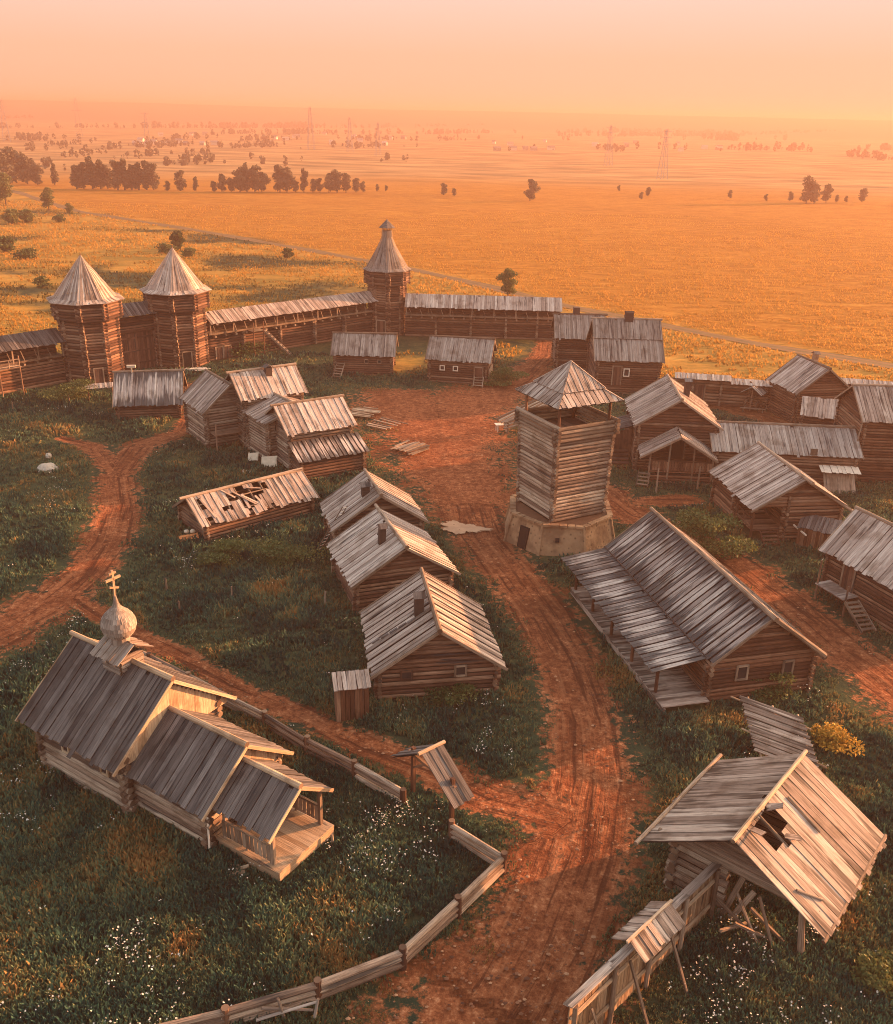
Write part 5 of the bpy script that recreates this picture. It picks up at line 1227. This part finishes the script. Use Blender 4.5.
def crown_mesh(name, w_, h_, n, leaf, mat, lobes=6, seed=0, base=.0, cone=0., spread=.28):
    """leaf-sized faces spread through a few uneven lobes of foliage"""
    g = np.random.default_rng(seed); pts = []; tones = []
    for i in range(lobes):
        f = (i+.5)/lobes; zc = base+h_*(.12+.78*f); rad = w_*.5*(1-cone*f)*(.55+.45*math.sin(math.pi*min(.95, max(.12, f))))
        cx_, cy_ = g.normal(0, spread, 2)*rad; m_ = n//lobes; d = g.normal(0, 1, (m_, 3)); d /= np.linalg.norm(d, axis=1)[:, None]; q = g.random(m_)**.45
        lob = rad*g.uniform(.65, .95); pts.append(np.array([cx_, cy_, zc])+d*q[:, None]*np.array([lob, lob, h_/lobes*1.05])); tones.append(np.clip(g.uniform(.25, .75)+g.normal(0, .16, m_), 0, 1))
    pt = np.concatenate(pts); N = len(pt); a = g.normal(0, 1, (N, 3)); a /= np.linalg.norm(a, axis=1)[:, None]; b = np.cross(a, g.normal(0, 1, (N, 3))); b /= np.linalg.norm(b, axis=1)[:, None]
    s_ = leaf*g.uniform(.6, 1.3, N)[:, None]; V = np.stack([pt-a*s_, pt+b*s_*.6, pt+a*s_, pt-b*s_*.6], 1).reshape(-1, 3)
    V[:, 2] = np.maximum(V[:, 2], .02)
    return raw_mesh(name, V, np.arange(N)[:, None]*4+np.arange(4), np.concatenate(tones), mat)
def trunk_mesh(name, h_, r0):
    mb = MB(); mb.log((0, 0, -.2), (.03*h_, .01*h_, h_*.75), r0, r0*.3, 7)
    for i in range(5):
        z = h_*(.25+.1*i); a = 2.4*i; mb.log((.03*z, 0, z), (.22*h_*math.cos(a)*.6+.03*z, .22*h_*math.sin(a)*.6, z+h_*.16), r0*.4, r0*.12, 5)
    o = mb.build(name, 'bark'); me = o.data; bpy.data.objects.remove(o); return me
# masters are 10 m tall, scaled for each tree
CR = {'round': [crown_mesh('crown', 6.2, 9.0, 1500, .40, 'leafhaze', 8, 10+i, .2) for i in range(3)], 'tall': [crown_mesh('crown', 4.0, 9.2, 1300, .36, 'leafhaze', 8, 20+i, .1, .25) for i in range(3)],
      'near': [crown_mesh('crown', 7, 8.8, 2600, .30, 'leafp', 9, 40, 1.0, .2)]}
TR = trunk_mesh('trunk', 10, .22)
def tree(px, py, hpx, kind, label, group=None, wide=1.):
    p = P(px, py); h_ = hpx*(p-Vector((0, 0, CAM_H))).length/FPX*1.02; s_ = h_/10
    root = thing('tree', label, 'tree', (p.x, p.y, -.1), U(0, 6), group); root.scale = (s_*wide, s_*wide, s_)
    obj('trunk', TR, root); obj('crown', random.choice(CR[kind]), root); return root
for px, py, hp, kd, wd in ((4, 186, 30, 'round', 1.1), (17, 183, 32, 'round', 1.1), (28, 184, 27, 'round', 1.), (38, 185, 19, 'round', 1.)): tree(px, py, hp, kd, 'dark tree in the hazy clump at the far left end of the tree line', 'trees in the far left hazy clump', wd)
tree(55, 185, 20, 'tall', 'narrow dark tree standing alone right of the far left clump')
for px, hp in ((77, 22), (84, 25), (93, 30), (101, 27), (108, 22)): tree(px, 189, hp, 'tall', 'tall dark tree in the second tight clump from the left of the tree line', 'trees in the second clump', 1.25)
for px, hp in ((118, 28), (125, 29), (132, 24), (139, 26), (147, 28), (154, 25)): tree(px, 190, hp, 'tall', 'tall dark tree in the densest dark clump of the tree line', 'trees in the densest clump', 1.3)
tree(168, 191, 10, 'round', 'low round tree just right of the densest dark clump'); tree(181, 191, 20, 'tall', 'dark upright tree standing alone right of the densest clump', None, 1.4); tree(196, 191, 14, 'tall', 'smaller upright tree, last before the wide right hand clump', None, 1.2)
for px, hp, kd in ((214, 11, 'round'), (222, 18, 'round'), (231, 14, 'round'), (240, 24, 'round'), (247, 28, 'tall'), (255, 26, 'round'), (262, 20, 'round'), (280, 27, 'round'), (287, 24, 'round'), (296, 12, 'round'), (304, 23, 'tall'), (313, 13, 'round'), (320, 14, 'round'), (329, 19, 'round'), (337, 22, 'round'), (346, 19, 'round'), (356, 14, 'round'), (363, 11, 'round')): tree(px, 192, hp, kd, 'dark tree in the long uneven clump at the right end of the tree line', 'trees in the long right hand clump')
for px, py, hp, lb in ((377, 191, 7, 'small round tree right of the tree line, left one of a pair'), (386, 191, 6, 'smallest round tree right of the tree line, right one of a pair'), (530, 201, 22, 'broad tree standing alone in the middle of the hazy plain'), (444, 195, 12, 'small tree left of the lone broad tree on the plain'), (454, 196, 8, 'bush like tree just right of a small plain tree'), (619, 191, 6, 'tiny round tree on the plain beyond the lone broad tree'), (641, 199, 7, 'low round tree beside a taller thin one on the plain'), (648, 196, 9, 'thin little tree beside a low round one on the plain'), (730, 198, 8, 'small dome shaped tree midway to the right hand tree group'), (766, 201, 7, 'faint low tree left of the right hand tree group'), (790, 201, 9, 'faint small tree close to the left of the right hand tree group'), (862, 202, 13, 'single upright tree at the right of the right hand tree group')):
    tree(px, py, hp, 'round', lb)
for px, py, hp in ((806, 203, 25), (814, 203, 19), (826, 202, 17), (836, 202, 7), (846, 202, 6)): tree(px, py, hp, 'round', 'dark tree in the small group on the right of the hazy plain', 'trees in the right hand plain group')
for px, py, hp, lb in ((6, 205, 28, 'dark tree on the left hill edge, nearest the frame edge'), (49, 211, 21, 'dark upright tree on the left hillside by the field track'), (70, 216, 12, 'small dark tree on the hillside right of the upright one'), (508, 299, 31, 'leafy tree beside the field track behind the far fort wall')): tree(px, py, hp, 'near', lb)
def bush(px, py, wpx, hpx, label, mat='leafp', group=None, n=900):
    p = P(px, py); sc = (p-Vector((0, 0, CAM_H))).length/FPX; w_, h_ = wpx*sc, hpx*sc
    root = thing('bush', label, 'bush', (p.x, p.y, -.05), U(0, 6), group)
    obj('foliage', crown_mesh('foliage', w_*1.15, h_, int(min(4200, 900+1500*h_)) if py > 380 else n, .075+.012*h_ if py > 380 else .1*h_, mat, 9, int(px*7+py), 0, 0., .5 if py > 380 else .28), root)
    mb = MB()
    for i in range(4): a = 1.6*i; mb.log((0, 0, -.1), (w_*.2*math.cos(a), w_*.2*math.sin(a), h_*.6), .04, .015, 5)
    mb.build('stems', 'bark', root)
for i, (px, py, wp, hp, lb, mt) in enumerate(((8, 252, 16, 14, 'dark round bush at the left edge of the dry meadow', 'leaf'), (26, 259, 20, 10, 'wide flat dark bush right of the left edge bush', 'leaf'), (42, 287, 15, 10, 'olive bush in the dry meadow left of the left gate tower roof', 'leafp'), (166, 253, 18, 9, 'low dark bush left of the right gate tower tip', 'leaf'), (179, 250, 11, 18, 'upright dark bush above the right gate tower tip', 'leaf'), (189, 257, 15, 9, 'low olive bush right of the right gate tower tip', 'leafp'), (288, 258, 11, 10, 'single dark bush below the field track in mid meadow', 'leaf'), (12, 224, 15, 13, 'greyish bush on the left hill edge below the tree', 'leafp'), (27, 222, 12, 11, 'second greyish bush on the left hill edge', 'leafp'), (60, 222, 10, 7, 'small bush at the foot of the hillside trees', 'leafp'),
        (709, 552, 48, 46, 'tall leafy bush behind the long hall', 'leafp'), (760, 690, 40, 26, 'weedy bush at the right corner of the long hall', 'leafp'), (70, 400, 40, 20, 'green bush at the foot of the left gate tower', 'leafp'), (832, 744, 32, 15, 'bright yellow orange bush beside the slatted lean-to roof', 'leafy'), (455, 700, 40, 16, 'dark weeds heaped by the front roadside hut', 'leaf'), (250, 355, 40, 14, 'low green bush at the foot of the gallery stair', 'leaf'), (503, 385, 26, 18, 'olive bush right of the right square cabin', 'leafp'), (285, 560, 44, 18, 'pale weeds below the broken shed', 'leafp'), (222, 560, 36, 20, 'green weeds near the left end of the broken shed', 'leafp'), (870, 980, 40, 22, 'yellowish weeds in the bottom right corner', 'leafp'))):
    bush(px, py, wp, hp, lb, mt)
# far woods on the plain: belts that read as one mass
def belt(name, label, rows, seed):
    g = np.random.default_rng(seed); Vs, Rs = [], []
    for (px0, px1, py, hpx, dens) in rows:
        a, b = P(px0, py), P(px1, py); Ln = (b-a).length; n = int(Ln*dens*3.2); cl = g.random(max(2, n//22))
        for i in range(n):
            q = a.lerp(b, float(np.clip(cl[g.integers(len(cl))]+g.normal(0, .035), 0, 1)) if g.random() < .88 else g.random()); sc = q.length/FPX; h_ = hpx*sc*g.uniform(.35, 1.1); w_ = h_*g.uniform(.35, .7); q = q+Vector((0, g.normal(0, 25), 0))
            m_ = 16; d = g.normal(0, 1, (m_, 3)); d /= np.linalg.norm(d, axis=1)[:, None]; c_ = np.array([q.x, q.y, 0])+np.array([0, 0, h_*.5])+d*np.array([w_*.4, w_*.4, h_*.42]); u = g.normal(0, 1, (m_, 3)); u /= np.linalg.norm(u, axis=1)[:, None]; v = np.cross(u, g.normal(0, 1, (m_, 3))); v /= np.linalg.norm(v, axis=1)[:, None]; s_ = w_*.38
            Vs.append(np.stack([c_-u*s_, c_+v*s_, c_+u*s_, c_-v*s_], 1).reshape(-1, 3)); Rs.append(np.clip(g.normal(.35, .15, m_), 0, 1))
    V = np.concatenate(Vs); V[:, 2] = np.maximum(V[:, 2], 0); N = len(V)//4
    tag(obj(name, raw_mesh(name, V, np.arange(N)[:, None]*4+np.arange(4), np.concatenate(Rs), 'leafhaze')), label, 'woods', kind='stuff')
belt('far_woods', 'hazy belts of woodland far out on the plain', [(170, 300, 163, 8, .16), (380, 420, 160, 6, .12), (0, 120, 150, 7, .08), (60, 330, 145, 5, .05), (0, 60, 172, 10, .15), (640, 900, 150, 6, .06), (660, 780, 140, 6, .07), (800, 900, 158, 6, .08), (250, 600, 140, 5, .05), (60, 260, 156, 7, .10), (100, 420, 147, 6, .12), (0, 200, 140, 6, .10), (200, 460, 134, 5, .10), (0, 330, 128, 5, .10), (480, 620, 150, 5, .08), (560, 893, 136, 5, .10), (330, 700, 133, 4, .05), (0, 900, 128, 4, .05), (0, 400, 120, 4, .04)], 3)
# far houses, a few pixels each
g = np.random.default_rng(12)
for i in range(46):
    px = g.uniform(130, 420) if i < 30 else g.uniform(480, 720); py = g.uniform(133, 146) if i < 30 else g.uniform(142, 152); p = P(px, py)
    mb = MB(); L_, W_, h_ = g.uniform(3.5, 6.5), g.uniform(3, 5), g.uniform(1.8, 3); mb.box((0, 0, h_/2), (L_, W_, h_), mi=0)
    for sg in (-1, 1): mb.poly([(-L_/2-.4, sg*(W_/2+.4), h_-.2), (L_/2+.4, sg*(W_/2+.4), h_-.2), (L_/2+.4, 0, h_+1.4), (-L_/2-.4, 0, h_+1.4)], mi=1)
    for sx in (-1, 1): mb.poly([(sx*L_/2, -W_/2, h_), (sx*L_/2, W_/2, h_), (sx*L_/2, 0, h_+1.35)], mi=0)
    o = mb.build('far_house', ['pale' if i % 3 else 'grey', 'flat_grey' if i % 2 else 'grey'], None, loc=(p.x, p.y, 0), rz=g.uniform(-.4, .4)); tag(o, 'tiny pale house in the hazy village below the left skyline' if i < 30 else 'tiny pale house scattered on the hazy plain below the right skyline', 'house', 'far houses in the left haze' if i < 30 else 'far houses in the right haze')
# lattice pylons
for px, py, top, lb in ((378, 156, 127, 'lattice pylon above the middle of the tree line gap, clearest of the left pylons'), (350, 152, 122, 'faint lattice pylon just left of the clearest one'), (311, 150, 113, 'faint lattice pylon above the long right hand clump'), (148, 147, 118, 'lattice pylon above the densest dark clump'), (80, 140, 106, 'faint lattice pylon near the left skyline'), (7, 142, 108, 'lattice pylon at the far left edge'), (662, 179, 136, 'tallest lattice pylon, right of the centre'), (608, 166, 131, 'faint lattice pylon left of the tallest one')):
    p = P(px, py); h_ = (py-top)*p.length/FPX; root = thing('pylon', lb, 'pylon', (p.x, p.y, 0), R(20), 'power line pylons'); mb = MB(); t = max(.10, h_*.007)
    wd = lambda z: h_*.085*(1-z/h_*.82)
    for sx in (-1, 1):
        for sy in (-1, 1): mb.beam((sx*wd(0), sy*wd(0), 0), (sx*wd(h_), sy*wd(h_), h_), t, t, up=(1, 0, 0))
    for i in range(7):
        z0, z1 = h_*i/7, h_*(i+1)/7
        for s_ in (-1, 1): mb.beam((-wd(z0), s_*wd(z0), z0), (wd(z1), s_*wd(z1), z1), t*.6, t*.6); mb.beam((s_*wd(z0), -wd(z0), z0), (s_*wd(z1), wd(z1), z1), t*.6, t*.6)
    mb.build('lattice_tower', 'steel', root); m2 = MB()
    for z in (.70, .83, .95): m2.beam((-h_*.13, 0, h_*z), (h_*.13, 0, h_*z), t, t)
    m2.build('cross_arm', 'steel', root)

# ------------------------------------------------------------------ morning haze
mb = MB(); mb.beam((0, -300, 23), (0, 7000, 23), 13400, 50)
k = bpy.data.materials.new('haze_air'); k.use_nodes = True; k.node_tree.nodes.clear(); t = k.node_tree
o_ = t.nodes.new('ShaderNodeOutputMaterial'); pv = t.nodes.new('ShaderNodeVolumePrincipled'); t.links.new(pv.outputs[0], o_.inputs['Volume'])
pv.inputs['Color'].default_value = (.48, .295, .24, 1); pv.inputs['Density'].default_value = .0007; pv.inputs['Anisotropy'].default_value = .22
ho = mb.build('haze', k); ho['kind'] = 'stuff'; ho['label'] = 'thin warm morning haze lying over the plain'; ho['category'] = 'haze'
